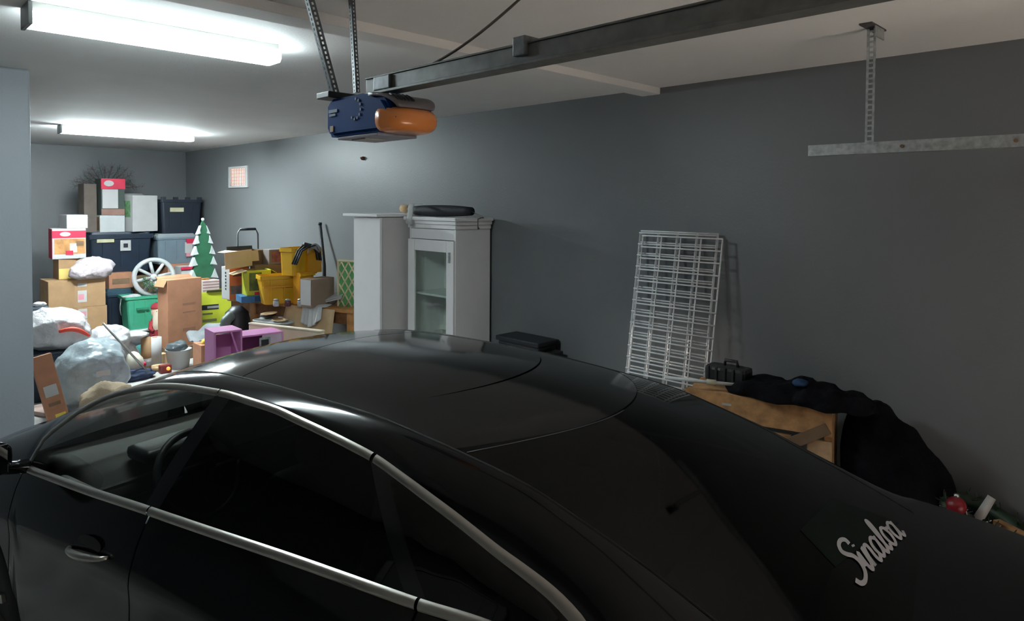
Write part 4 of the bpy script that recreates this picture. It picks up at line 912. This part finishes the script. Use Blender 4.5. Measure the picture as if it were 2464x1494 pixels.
# ================================================================== WORKBENCH AND ITS LOAD
BL, BR = Vector((3.16, 7.82, 0)), Vector((3.715, 6.02, 0)); bd = BR-BL; Lb = bd.length; rzb = math.atan2(bd.y, bd.x); BZt = .95
bench = tag(empty('workbench', tuple((BL+BR)/2), rzb), 'narrow orange wooden workbench piled with boxes left of the white cabinets', 'table')
bx('bench_top', (0, .17, BZt-.02), (Lb, .35, .04), M_WOOD, bench, bev=.004)
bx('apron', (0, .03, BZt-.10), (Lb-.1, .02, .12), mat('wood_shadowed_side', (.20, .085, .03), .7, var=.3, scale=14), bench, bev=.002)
for lx in (-Lb/2+.40, Lb/2-.06):
    for ly in (.035, .31): bx('leg', (lx, ly, (BZt-.04)/2), (.085, .06, BZt-.04), M_WOOD, bench, bev=.004)
bx('lower_shelf', (.2, .18, .30), (Lb-.6, .30, .02), M_WOOD, bench, bev=.002)
def bpt(s_, d_, z=0.):      # point on the bench: s_ 0 left..1 right, d_ depth from the front edge
    return BL+bd*s_+Vector((-bd.y, bd.x, 0)).normalized()*d_+Vector((0, 0, z))
YQ = 7.58
pbx = fbox('product_box', 'white and orange printed box at the left end of the workbench', 'box', (550, 642, 600, 731), YQ, .20, M_PAPER, BZt, 2)
front(pbx, 'orange_panel', .5, .5, .99, .98, mat('orange_print', (.85, .23, .08), .6, var=.08)); front(pbx, 'printed_badge', .42, .76, .5, .10, mat('badge_brown', (.25, .10, .08), .6), .007); front(pbx, 'printed_picture', .4, .30, .7, .26, mat('badge_grey2', (.22, .16, .15), .6, var=.5, scale=12), .007)
for i in range(6): front(pbx, 'printed_character', .55, .32+.10*i, .12, .05, M_BLACK, .004, left=True)
bbx = fbox('product_box', 'flat blue box on the workbench under the lime box', 'box', (583, 711, 656, 738), 7.22, .26, mat('blue_print', (.04, .17, .36), .5, var=.2), BZt, -10); front(bbx, 'dark_panel', .72, .5, .5, .8, mat('blue_dark', (.02, .07, .15), .5))
lbx = open_box('product_box', 'lime open-top box with a dark picture beside the yellow bin', 'box', (600, 650, 654, 711), 7.24, .22, M_LIME, M_CARDD, BZt+bbx['h'], -8)
front(lbx, 'printed_picture', .34, .55, .52, .72, mat('olive_picture', (.10, .15, .04), .6, var=.6, scale=10)); front(lbx, 'red_print', .45, .08, .3, .12, M_RED); flap(lbx, 'lid_flap', M_CARDP, 'l', .15, 105, .95); flap(lbx, 'lid_flap', M_LIME, 'r', .08, 120, .9)
ob = open_box('cardboard_carton', 'open dark-brown carton with a pale flap on top of the orange box', 'box', (566, 603, 645, 645), YQ-.02, .26, M_CARDD, M_CARDD, BZt+pbx['h'], 14)
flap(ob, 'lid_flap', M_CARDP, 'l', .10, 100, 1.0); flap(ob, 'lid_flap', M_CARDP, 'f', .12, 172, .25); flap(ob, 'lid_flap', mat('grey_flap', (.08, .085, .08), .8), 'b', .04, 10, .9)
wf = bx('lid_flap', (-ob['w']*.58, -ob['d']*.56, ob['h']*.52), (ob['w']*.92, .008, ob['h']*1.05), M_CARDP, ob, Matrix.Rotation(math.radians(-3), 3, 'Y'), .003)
db = fbox('cardboard_carton', 'brown carton behind the lime box and yellow bin', 'box', (615, 637, 692, 718), 7.42, .18, M_CARDD, BZt, -8); bx('lid_seam', (0, 0, db['h']), (db['w']*.95, .01, .003), M_CARD, db, bev=0)
rp = fbox('printed_box', 'small grey box with a reddish picture between the cartons and yellow bin', 'box', (645, 600, 688, 637), 7.44, .14, mat('mauve_card', (.22, .18, .17), .7), BZt+db['h'], 4); front(rp, 'printed_picture', .52, .52, .72, .7, mat('red_picture', (.26, .08, .09), .6, var=.6, scale=14))
# hand truck standing on the floor by the wall
ha, hb = P(573, 552, Y=8.35), P(622, 552, Y=8.35)
ht_ = tag(empty('hand_truck', ((ha.x+hb.x)/2, 8.37, 0)), 'grey hand truck with a tall folding handle rising behind the cartons', 'hand truck'); hwid = (hb.x-ha.x)/2
tb('handle_frame', [(-hwid, 0, .04), (-hwid, 0, ha.z-.05), (-hwid+.03, 0, ha.z), (hwid-.03, 0, ha.z), (hwid, 0, ha.z-.06), (hwid+.02, 0, .04)], .011, mat('handle_grey', (.12, .13, .13), .4, .6), ht_); tb('grip', [(-hwid+.03, 0, ha.z), (hwid-.03, 0, ha.z)], .017, M_BLACK, ht_)
for z_ in (.35, .75, 1.1): tb('cross_bar', [(-hwid, 0, z_), (hwid+.01, 0, z_)], .009, MATS['handle_grey'], ht_)
bx('toe_plate', (0, -.10, .012), (hwid*2.2, .22, .012), MATS['handle_grey'], ht_)
# yellow bins
M_YEL = mat('yellow_plastic', (.66, .37, .012), .4, var=.06); M_YEL2 = mat('amber_plastic', (.68, .30, .01), .4, var=.06)
y1 = tote('storage_bin', 'yellow open bin tilted on the workbench', (637, 662, 742, 727), 6.90, .26, M_YEL, BZt, lid=False, rz=-12, taper=.80)
front(y1, 'step_ledge', .45, .62, .84, .05, M_YEL2, .03)
y2 = tote('storage_bin', 'amber yellow bin turned on its side on top of the other yellow bin', (692, 596, 774, 662), 6.80, .24, M_YEL, BZt+y1['h'], lid=False, rz=18, taper=.9)
front(y2, 'amber_face', .72, .5, .56, .9, M_YEL2, .03)
y3 = fbox('storage_bin', 'amber bin block standing on the workbench behind the yellow bins', 'bin', (716, 655, 757, 722), 6.72, .12, M_YEL2, BZt, 10); front(y3, 'rim_ledge', .5, .92, 1.1, .06, M_YEL, .02)
ya_ = P(735, 600, Y=6.78)
stp = tag(empty('strap', (ya_.x, 6.80, BZt+y1['h']+y2['h'])), 'black webbing strap looped over the upper yellow bin', 'strap')
M_STR = mat('strap_black', (.015, .017, .022), .6)
for o_, r_ in ((0, .013), (.05, .010), (-.04, .009)):
    tb('strap_loop', [(-.20, -.16+o_, -.16), (-.13, -.15+o_, -.02), (-.03, -.12+o_, .035+o_*.4), (.07, -.08+o_, .03), (.13, -.06+o_, -.05), (.15, -.05+o_, -.14)], r_, M_STR, stp, 6)
bx('buckle', (-.05, -.14, .035), (.09, .05, .03), M_STR, stp, Matrix.Rotation(.5, 3, 'Y'), .008)
sheet('mesh_pouch', lambda u, v: Vector((-.02+.14*u, -.14+.04*v, .05*math.sin(PI*u)-.06*v)), 8, 5, .006, mat('pouch_grey', (.25, .25, .25), .7), stp)
# black pole leaning on the wall
p0_, p1_ = P(770, 541, X=4.07), P(780, 640, X=4.0)
pv = tag(empty('black_pole', (p1_.x-.05, p1_.y-.12, 0)), 'straight black pole leaning on the wall behind the yellow bins', 'pole'); pb0 = Vector(pv.location)
tb('pole_shaft', [(0, 0, .02), p1_-pb0, p0_-pb0], [.022, .022, .020], M_STR, pv, 8); tb('pole_tip', [p0_-pb0, p0_-pb0+Vector((.002, 0, .03))], [.024, .022], M_BLACK, pv, 8); bx('pole_foot', (0, 0, .012), (.07, .07, .024), M_BLACK, pv)
# small carton, jars, folder, cloth, lattice
sc = fbox('cardboard_carton', 'small dark brown carton with a white side, on the workbench near the lattice panel', 'box', (737, 670, 810, 724), 6.48, .17, mat('carton_umber', (.24, .17, .12), .85), BZt, 14); front(sc, 'white_side', .45, .52, .9, .9, M_PAPER, left=True); bx('lid_seam', (0, 0, sc['h']), (sc['w']*.95, .01, .003), M_CARDD, sc, bev=0)
for k, (px, lbl, mm) in enumerate(((664, 'small clear jar at the foot of the yellow bin, leftmost of three', 'jar_grey'), (692, 'dark red jar lying between two clear jars on the workbench', 'jar_red'), (722, 'clear jar with a domed lid on the workbench, rightmost of three', 'jar_grey'))):
    j = P(px, 738, Z=BZt); jm = mat('jar_grey', (.42, .43, .42), .2, var=.3, scale=20) if mm == 'jar_grey' else mat('jar_red', (.10, .03, .04), .25)
    jt = tag(empty('jar', (j.x+.02, j.y+.035, BZt)), lbl, 'jar', 'jars on the workbench'); r_ = .032
    bm = bmesh.new(); lathe(bm, [(r_*.9, 0), (r_, .01), (r_, .05), (r_*.8, .06)], 14); obj('jar_body', bm, jm, jt, True)
    bm = bmesh.new(); lathe(bm, [(r_*.85, .06), (r_*.85, .074), (r_*.4, .08)], 14); obj('jar_lid', bm, M_STEEL, jt, True)
fo = P(812, 712, Z=BZt+.10)
fd_ = tag(empty('paper_folder', (fo.x-.02, fo.y+.06, BZt), rzb), 'white paper folder lying tilted on the workbench by the lattice', 'folder')
bx('folder_cover', (0, 0, .095), (.34, .19, .012), M_PAPER, fd_, Matrix.Rotation(math.radians(-14), 3, 'Y') @ Matrix.Rotation(math.radians(18), 3, 'X'), .002); bx('folder_pages', (0, 0, .075), (.32, .17, .018), M_WHITE, fd_, Matrix.Rotation(math.radians(-14), 3, 'Y') @ Matrix.Rotation(math.radians(18), 3, 'X'), .002); blob('crumpled_wad', [((-.06, .02, .04), (.10, .06, .045))], M_PAPER, parent=fd_, sub=3, amp=.3)
ca = bpt(.735, -.006, BZt+.004)
def cloth(u, v):
    s_ = .655+.14*u; fold = .012*math.sin(u*17)+.008*math.sin(u*31+1)
    if v < .35: return bpt(s_, .14*(1-v/.35)-.045, BZt+.012+.01*math.sin(u*9+v*8))
    k_ = (v-.35)/.65; return bpt(s_+.012*k_, -.055-fold*(.4+k_)-.05*k_, BZt+.008-.21*k_*(.55+.45*math.sin(PI*(.15+.85*u))))
tag(sheet('white_cloth', cloth, 28, 20, .004, M_WHPL), 'crumpled white cloth hanging over the workbench front edge', 'cloth')
# green lattice panel leaning on the cabinet/wall
la, lb_ = P(812, 660, Y=6.32), P(850, 660, Y=6.12)
lz1 = P(830, 630, Y=6.22).z
lt_ = tag(empty('lattice_panel', (3.83, 6.22, BZt), math.radians(-62)), 'green panel with cream diamond lattice leaning beside the plain cabinet', 'panel')
Wl, Hl = .34, lz1-BZt
bx('green_backing', (0, .0, Hl/2), (Wl, .02, Hl), mat('lattice_green', (.10, .34, .12), .7, var=.15), lt_)
M_CRM = mat('lattice_cream', (.58, .50, .30), .7)
for k in range(-3, 6):
    for s in (-1, 1):
        x0_ = -Wl/2+k*.085; pts_ = []
        for t_ in [i/24 for i in range(25)]:
            z_ = Hl*t_; x_ = x0_+s*z_*.62+(0 if s > 0 else .16)
            if -Wl/2 <= x_ <= Wl/2: pts_.append((x_, -.013, z_))
        if len(pts_) > 2: tb('lattice_slat', [pts_[0], pts_[-1]], .009, M_CRM, lt_, 6)
for s in (-1, 1): bx('lattice_edge', (s*Wl/2, -.006, Hl/2), (.02, .03, Hl), M_CRM, lt_)
bx('lattice_edge', (0, -.006, Hl), (Wl+.02, .03, .02), M_CRM, lt_)
# cardboard sheet drooping from the bench
def droop(u, v):
    s_ = .52+.36*u; out = .03+.09*v**1.2*(1-.35*u); return bpt(s_, -out, BZt-.01-.37*v**1.15*(.75+.25*u)+.035*math.sin(PI*v))
tag(sheet('cardboard_sheet', droop, 16, 12, .006, M_CARDL), 'tan cardboard sheet drooping from the workbench front', 'cardboard')
# beige board standing before the bench, tub behind it, pink shelf in front
q0_, q1_ = P(597, 776, Z=.80), P(772, 796, Z=.80); bv = q1_-q0_
bb_ = tag(empty('beige_board', tuple(((q0_+q1_)/2).to_2d())+(0,), math.atan2(bv.y, bv.x)), 'long cream board standing on edge before the workbench', 'board')
bx('board_face', (0, .03, .39), (bv.length, .05, .78), mat('cream_board', (.80, .66, .48), .7, var=.05), bb_, bev=.012); bx('board_edge', (0, .03, .79), (bv.length, .06, .02), mat('cream_edge', (.74, .64, .50), .7), bb_, bev=.008)
tz_ = .80; tcx = P(657, 772, Z=.80)-Vector((.05, .02, 0))
tsup = bx('storage_box', (0, 0, .35), (.34, .17, .70), M_CARD); tsup.location = (tcx.x+.06, tcx.y+.04, 0); tsup.rotation_euler = (0, 0, rzb); tag(tsup, 'brown carton hidden below the grey tub, behind the cream board', 'box')
gtub = tag(empty('dish_tub', (tcx.x+.06, tcx.y+.04, .70), rzb), 'grey tub of plates behind the cream board', 'tub')
bm = bmesh.new()
for a_ in (0,):
    prof = [(.70, 0), (.92, .085), (1., .085), (1., .10), (.9, .10), (.68, .015)]; rs = []
    for k_, z_ in prof: rs.append([bm.verts.new((.25*k_*math.copysign(abs(math.cos(2*PI*i/24))**.6, math.cos(2*PI*i/24)), .105*k_*math.copysign(abs(math.sin(2*PI*i/24))**.6, math.sin(2*PI*i/24)), z_)) for i in range(24)])
    for r1__, r2__ in zip(rs, rs[1:]):
        for i in range(24): bm.faces.new((r1__[i], r1__[(i+1) % 24], r2__[(i+1) % 24], r2__[i]))
    bm.faces.new(rs[0][::-1]); bm.faces.new(rs[-1])
obj('tub_body', bm, mat('tub_pale_grey', (.42, .44, .44), .5), gtub, True)
for k, (dx, dy, dz, r_, tx, ty, mm, ll) in enumerate(((-.08, 0, .102, .085, .0, .03, M_WHITE, 'white plate'), (.10, .0, .102, .085, 0, .05, M_CARDL, 'cream plate'), (-.07, 0, .128, .08, .03, -.06, M_BLACK, 'black plate'), (-.06, 0, .156, .085, .06, -.05, M_CARDL, 'pale plate'))):
    bm = bmesh.new(); lathe(bm, [(r_*.5, 0), (r_*.55, .004), (r_, .016), (r_, .02), (r_*.5, .008)], 20); o = obj('plate', bm, mm, None, True)
    o.matrix_world = Matrix.Translation(gtub.location) @ Matrix.Rotation(rzb, 4, 'Z') @ Matrix.Translation((dx, dy, dz)) @ Matrix.Rotation(tx, 4, 'X') @ Matrix.Rotation(ty, 4, 'Y')
    tag(o, ll+(' topmost' if k == 3 else ' lying')+' in the grey tub behind the cream board', 'plate', 'plates in the grey tub')
M_PINK = mat('pink_board', (.62, .24, .50), .55, var=.04)
YP = 6.20; xp, wp, zp0, zp1 = rect((520, 790, 682, 862), YP, 0.)
pk = tag(empty('pink_shelf', (xp, YP+.14, 0), math.radians(-4)), 'pink open cubby shelf standing in front of the cream board', 'shelf')
def pbx_(n, c, s, m=None): return bx(n, c, s, m or M_PINK, pk, bev=.003)
hL, hR = zp1, zp1-.065; xm = -wp*.12
pbx_('side_panel', (-wp/2+.008, 0, hL/2), (.016, .28, hL)); pbx_('divider', (xm, 0, hL/2), (.016, .28, hL)); pbx_('side_panel', (wp/2-.008, 0, hR/2), (.016, .28, hR))
pbx_('top_panel', ((-wp/2+xm)/2, 0, hL-.008), (abs(xm+wp/2)-.016, .28, .016)); pbx_('top_panel', ((wp/2+xm)/2, 0, hR-.008), (wp/2-xm-.016, .28, .016))
pbx_('back_board', (0, .135, hR/2), (wp-.032, .008, hR-.02)); pbx_('cubby_shelf', ((wp/2+xm)/2, 0, hR-.20), (wp/2-xm-.016, .26, .016)); pbx_('cubby_shelf', ((-wp/2+xm)/2, 0, .35), (abs(xm+wp/2)-.016, .26, .016))
pbx_('front_panel', (wp*.33, -.133, hR-.10), (wp*.30, .008, .18), mat('pink_pale', (.58, .45, .55), .6)); pbx_('picture_frame', (wp*.22, -.139, hR-.085), (wp*.17, .006, .10), M_STEEL); pbx_('picture', (wp*.22, -.143, hR-.085), (wp*.11, .006, .055), M_BLACK)
# shop vacuum and hose
va = P(572, 760, Y=7.35)
vac = tag(empty('shop_vacuum', (va.x, 7.37, 0)), 'black drum vacuum with a ribbed grey-green hose at the left end of the workbench', 'vacuum')
zv = P(572, 737, Y=7.35).z
bm = bmesh.new(); lathe(bm, [(.13, .06), (.155, .10), (.16, zv*.6), (.15, zv*.75), (.12, zv*.93), (.05, zv)], 20); obj('drum', bm, M_BLACK, vac, True)
bm = bmesh.new(); lathe(bm, [(.168, zv*.60), (.168, zv*.64), (.15, zv*.66)], 20); obj('drum_band', bm, MATS['handle_grey'], vac, True)
hs = [Vector((-.10, -.10, zv*.92)), Vector((-.17, -.12, zv*.86)), Vector((-.20, -.14, zv*.70)), Vector((-.19, -.15, zv*.52)), Vector((-.14, -.16, zv*.42))]
hp = []
for i in range(len(hs)-1):
    for j in range(10): hp.append(hs[i].lerp(hs[i+1], j/10))
tb('ribbed_hose', hp, [.050+.006*(i % 2) for i in range(len(hp))], mat('hose_green', (.13, .18, .16), .5, var=.3), vac, 12)
for k in range(3): bm = bmesh.new(); bmesh.ops.create_uvsphere(bm, u_segments=10, v_segments=8, radius=.03, matrix=Matrix.Translation((.12*math.cos(2.1*k), .12*math.sin(2.1*k), .03))); obj('caster', bm, M_BLACK, vac, True)

# ================================================================== FOREGROUND CLUTTER ON THE FLOOR
# grey tarp sheet and yellow wedge
ta = P(470, 815, Y=8.4); tb2 = P(545, 775, Y=8.4)
tag(sheet('grey_tarp', lambda u, v: Vector((ta.x+(tb2.x-ta.x)*u, 8.40+.30*v+.03*math.sin(u*6), max(.012, ta.z+(tb2.z-ta.z)*u*(1-.2*v)-.10*(1-v)+.03*math.sin(u*11+v*7)))), 18, 10, .012, mat('tarp_grey', (.16, .17, .18), .6, var=.2, bump=.3)), 'grey folded tarp sloping up before the yellow-green box', 'tarp')
tsb = bx('storage_box', ((ta.x+tb2.x)/2+.06, 8.62, .16), (.30, .18, .32), M_CARD); tag(tsb, 'brown carton under the grey tarp', 'box')
yw = P(506, 822, Y=8.1); tag(blob('yellow_cushion', [((yw.x, 8.12, yw.z), (.10, .08, .05))], mat('cushion_yellow', (.66, .48, .10), .7), sub=3, amp=.15, seed=4), 'small yellow cushion on the carton left of the pink shelf', 'cushion')
yc = fbox('cardboard_carton', 'brown carton under the yellow cushion, left of the pink shelf', 'box', (484, 829, 524, 864), 8.02, .26, M_CARD2, 0.); front(yc, 'shade_strip', .5, .3, 1., .05, M_CARDD); bx('lid_seam', (0, 0, yc['h']), (yc['w']*.95, .01, .003), M_CARDD, yc, bev=0)
# white waste bin with dark sacking
wz0 = P(437, 888, Z=0.); 
wbn = tag(empty('waste_bin', (wz0.x, wz0.y+.10, 0)), 'small white waste bin stuffed with dark plastic', 'bin')
hwb = P(437, 843, Y=wz0.y).z
bm = bmesh.new(); lathe(bm, [(.115, 0), (.145, hwb), (.152, hwb+.004), (.135, hwb), (.105, .02)], 24); obj('bin_wall', bm, M_WHPL, wbn, True)
blob('dark_sacking', [((-.02, 0, hwb+.035), (.12, .10, .06)), ((.03, .02, hwb+.06), (.07, .06, .05))], mat('sack_slate', (.07, .09, .10), .5, bump=.5), parent=wbn, amp=.35, sub=3, seed=6)
wp2 = P(482, 868, Z=0.12); tag(bx('white_box', (wp2.x-.03, wp2.y-.20, .11), (.14, .14, .22), M_WHITE, bev=.01), 'low off-white box beside the waste bin', 'box')
# cardboard tube, white roll, tape, teal bowl
tu = P(353, 888, Y=8.75); tt = P(353, 812, Y=8.75)
tbn = tag(empty('cardboard_tube', (tu.x, 8.77, 0)), 'brown cardboard tube standing with a white band', 'tube'); ztu = tt.z
tb('tube_wall', [(0, 0, 0), (0, 0, ztu)], .055, M_CARD, tbn, 16); tb('white_band', [(0, 0, ztu*.22), (0, 0, ztu*.42)], .0575, M_PAPER, tbn, 16)
pr_ = P(374, 838, Y=9.0); zpr = P(374, 812, Y=9.0).z
prl = tag(empty('paper_roll', (pr_.x, 9.02, 0)), 'thick white paper roll behind the cardboard tube', 'paper roll'); bm = bmesh.new(); lathe(bm, [(.075, 0), (.075, zpr), (.03, zpr), (.03, zpr-.05)], 20); obj('roll', bm, M_PAPER, prl, True); tb('core', [(0, 0, zpr-.06), (0, 0, zpr+.005)], .028, M_CARD, prl, 12)
bl_ = P(345, 845, Y=8.95); bm = bmesh.new(); lathe(bm, [(.06, 0), (.12, bl_.z), (.125, bl_.z), (.055, .015)], 20, (bl_.x+.14, 9.28, 0)); tag(obj('bowl', bm, mat('teal_plastic', (.05, .18, .17), .45), smooth=True), 'teal plastic tub beside the cardboard tube', 'tub')
rg = P(384, 880, Z=.06); bm = bmesh.new(); tube(bm, [(rg.x+.075*math.cos(2*PI*k/20), rg.y+.05+.075*math.sin(2*PI*k/20), .03) for k in range(21)], .028, 8); tag(obj('tape_roll', bm, M_CARDL, smooth=True), 'ring of tan tape on the floor by the waste bin', 'tape')
fl_ = P(400, 884, Z=.07); flt = tag(empty('toy', (fl_.x, fl_.y, 0)), 'small dark red toy with an orange light on the floor', 'toy'); bx('toy_body', (0, .04, .05), (.13, .09, .10), mat('toy_red', (.18, .02, .02), .5), flt, bev=.02); bm = bmesh.new(); bmesh.ops.create_uvsphere(bm, u_segments=10, v_segments=8, radius=.022, matrix=Matrix.Translation((.02, -.012, .055))); obj('toy_lamp', bm, mat('toy_glow', (.9, .3, .05), .4, emit=(1, .28, .05), estr=1.5), flt, True)
# white handled jug and figurine clutter behind the rod
ju = P(330, 835, Y=8.55); tag(blob('white_pouch', [((ju.x-.02, 8.6, .15), (.10, .09, .16))], mat('cream_cloth', (.56, .52, .42), .8, bump=.3), sub=3, amp=.2, seed=8, zmin=0.), 'cream cloth pouch behind the metal rod', 'pouch')
rd_ = P(322, 884, Z=.10); tag(blob('red_bow', [((rd_.x+.01, rd_.y-.10, .16), (.065, .05, .045)), ((rd_.x+.06, rd_.y-.12, .15), (.04, .04, .035))], mat('bow_red', (.6, .02, .08), .6), sub=3, amp=.2, seed=12), 'bright red ribbon bow on the dark blue cloth', 'bow')
bc = P(325, 903, Z=.05); tag(blob('blue_cloth', [((bc.x, bc.y+.03, .05), (.20, .14, .075))], mat('cloth_navy', (.02, .035, .08), .8, bump=.4), sub=4, amp=.3, seed=13, zmin=0.), 'heap of dark blue cloth under the red bow', 'cloth')
# metal rod leaning on the pile
ra, rb_ = P(248, 778, Y=8.42), P(366, 906, Z=.01)
mr_ = tag(empty('metal_rod', tuple(rb_)), 'thin grey metal rod leaning diagonally on the pile', 'rod'); tb('rod_shaft', [(0, 0, 0), ra-rb_], .013, mat('rod_grey', (.30, .30, .28), .4, .5), mr_); tb('rod_tip', [(0, 0, -.005), (ra-rb_)*.03], .016, M_BLACK, mr_)
# big grey plastic bag, white sheet, white tie bag, slab carton, tan sack
M_GBAG = mat('grey_film', (.33, .39, .42), .32, var=.15, scale=6, bump=.6, bscale=6, bdist=.05)
gx = P(220, 905, Y=7.5)
blob('plastic_sack', [((gx.x+.02, 7.62, .32), (.33, .28, .34)), ((gx.x+.12, 7.70, .48), (.22, .2, .18))], M_GBAG, 'large bluish grey plastic sack on the floor in front of the cartons', 'bag', amp=.16, seed=21, zmin=0., fold=.14)
bx('sack_label', (0, 0, 0), (.12, .003, .05), M_PAPER, bpy.data.objects['plastic_sack'], bev=0).location = (gx.x+.06, 7.33, .40)
blob('white_sheet', [((2.18, 8.78, .46), (.23, .19, .16)), ((2.46, 8.80, .46), (.15, .10, .05)), ((2.26, 8.92, .20), (.26, .2, .22))], M_BAG, 'bundle of white plastic sheeting behind the grey sack', 'sheeting', amp=.2, seed=23, zmin=0., fold=.22)
wx = P(150, 812, Y=8.05)
dsup = bx('storage_bin', (wx.x-.02, 8.42, .24), (.50, .44, .48), M_NAVY, bev=.02); tag(dsup, 'dark bin under the tied white bag by the partition wall', 'bin'); bx('bin_lid', (wx.x-.02, 8.42, .485), (.54, .48, .03), M_NAVY, dsup, bev=.01)
tbag = blob('tied_bag', [((wx.x, 8.38, .70), (.30, .24, .22)), ((wx.x-.13, 8.38, .78), (.15, .16, .12)), ((wx.x+.17, 8.36, .64), (.16, .18, .14))], M_BAG, 'white rubbish bag with red drawstring near the partition wall', 'bag', amp=.18, seed=31, zmin=.50, fold=.16)
rt0, rt1 = P(142, 798, Y=8.10), P(215, 808, Y=8.10)
tb('drawstring', [rt0+(rt1-rt0)*i/10+Vector((0, -.03*math.sin(PI*i/10), .05*math.sin(PI*i/10))) for i in range(11)], [.012+.014*math.sin(PI*(i+1)/12) for i in range(11)], mat('drawstring_red', (.75, .07, .04), .5), tbag, 6)
sl0, sl1 = P(96, 862, Y=7.22), P(150, 985, Y=7.05)
slab = tag(empty('cardboard_carton', (sl1.x, 7.08, 0)), 'flat brown carton leaning beside the partition wall with a white label', 'box')
vv = Vector((sl0.x-sl1.x, .15, sl0.z)); Ls = vv.length; slr = Matrix.Rotation(-math.atan2(-vv.x, vv.z), 3, 'Y') @ Matrix.Rotation(-.12, 3, 'X')
bx('slab_body', slr @ Vector((0, .04, Ls/2))+Vector((0, 0, .02)), (.16, .08, Ls), M_CARD2, slab, slr, .006); bx('shipping_label', slr @ Vector((0, -.002, Ls*.52))+Vector((0, 0, .02)), (.10, .004, .10), M_PAPER, slab, slr, 0); bx('yellow_sticker', slr @ Vector((.02, -.002, Ls*.16))+Vector((0, 0, .02)), (.08, .004, .055), mat('sticker_yellow', (.75, .55, .08), .6), slab, slr, 0); bx('printed_strip', slr @ Vector((.0, -.002, Ls*.34))+Vector((0, 0, .02)), (.09, .003, .03), M_CARDD, slab, slr, 0)
tn = P(255, 935, Y=6.95); tag(blob('burlap_sack', [((tn.x+.02, 6.95, .16), (.26, .20, .24))], mat('burlap', (.40, .31, .21), .9, var=.15, bump=.4, bscale=60), sub=4, amp=.2, seed=33, zmin=0.), 'tan burlap sack on the floor nearest the car', 'sack')
dk = P(98, 752, Y=8.9); dt = tote('storage_bin', 'small dark grey lidded bin by the partition wall, behind the tied bag', (64, 742, 124, 800), 9.0, .4, mat('bin_slate', (.05, .065, .085), .45), 0.)
wc_ = P(84, 735, Y=9.1); tag(blob('paper_wad', [((wc_.x+.05, 9.16, dt['h']+.025), (.07, .05, .03))], M_PAPER, sub=3, amp=.3, seed=40), 'crumpled white paper on the small dark bin', 'paper')
fp = P(112, 985, Z=.03); fb = bx('cardboard_flap', (fp.x+.05, fp.y+.05, .025), (.36, .34, .04), mat('pinkish_card', (.42, .30, .26), .8), None, Matrix.Rotation(.4, 3, 'Z'), .006); tag(fb, 'flattened pinkish cardboard on the floor by the partition wall', 'cardboard')

# small litter between the bags and the orange carton
bo = P(372, 846, Z=0.); bt_ = tag(empty('plastic_bottle', (bo.x-.02, bo.y-.02, 0)), 'white plastic bottle standing before the bearded figure', 'bottle'); bm = bmesh.new(); lathe(bm, [(.05, 0), (.055, .02), (.055, .15), (.02, .19), (.02, .215)], 16); obj('bottle_body', bm, M_WHPL, bt_, True); bm = bmesh.new(); lathe(bm, [(.023, .215), (.023, .24)], 12); obj('bottle_cap', bm, MATS['santa_red'], bt_, True)
for k_, (px_, py_, sx2, sy2, sz2, mm_, lb2) in enumerate(((398, 874, .16, .12, .12, M_CARDL, 'small tan carton beside the waste bin'), (412, 852, .14, .12, .10, mat('rose_card', (.40, .24, .24), .8), 'small rose-coloured carton behind the waste bin'), (308, 868, .18, .14, .16, M_CARD, 'small brown carton right of the grey sack'))):
    q_ = P(px_, py_, Z=0.); cb = tag(empty('small_carton', (q_.x, q_.y+.06, 0), .3*(k_-1)), lb2, 'box'); bx('body', (0, 0, sz2/2), (sx2, sy2, sz2), mm_, cb); bx('lid_seam', (0, 0, sz2), (sx2*.95, .008, .003), M_CARDD, cb, bev=0); bx('packing_tape', (0, -sy2/2, sz2/2), (.03, .003, sz2), mat('brown_tape', (.36, .22, .12), .35), cb, bev=0)

for o_ in bpy.data.objects:
    for k_ in ('w', 'd', 'h'):
        if k_ in o_: del o_[k_]
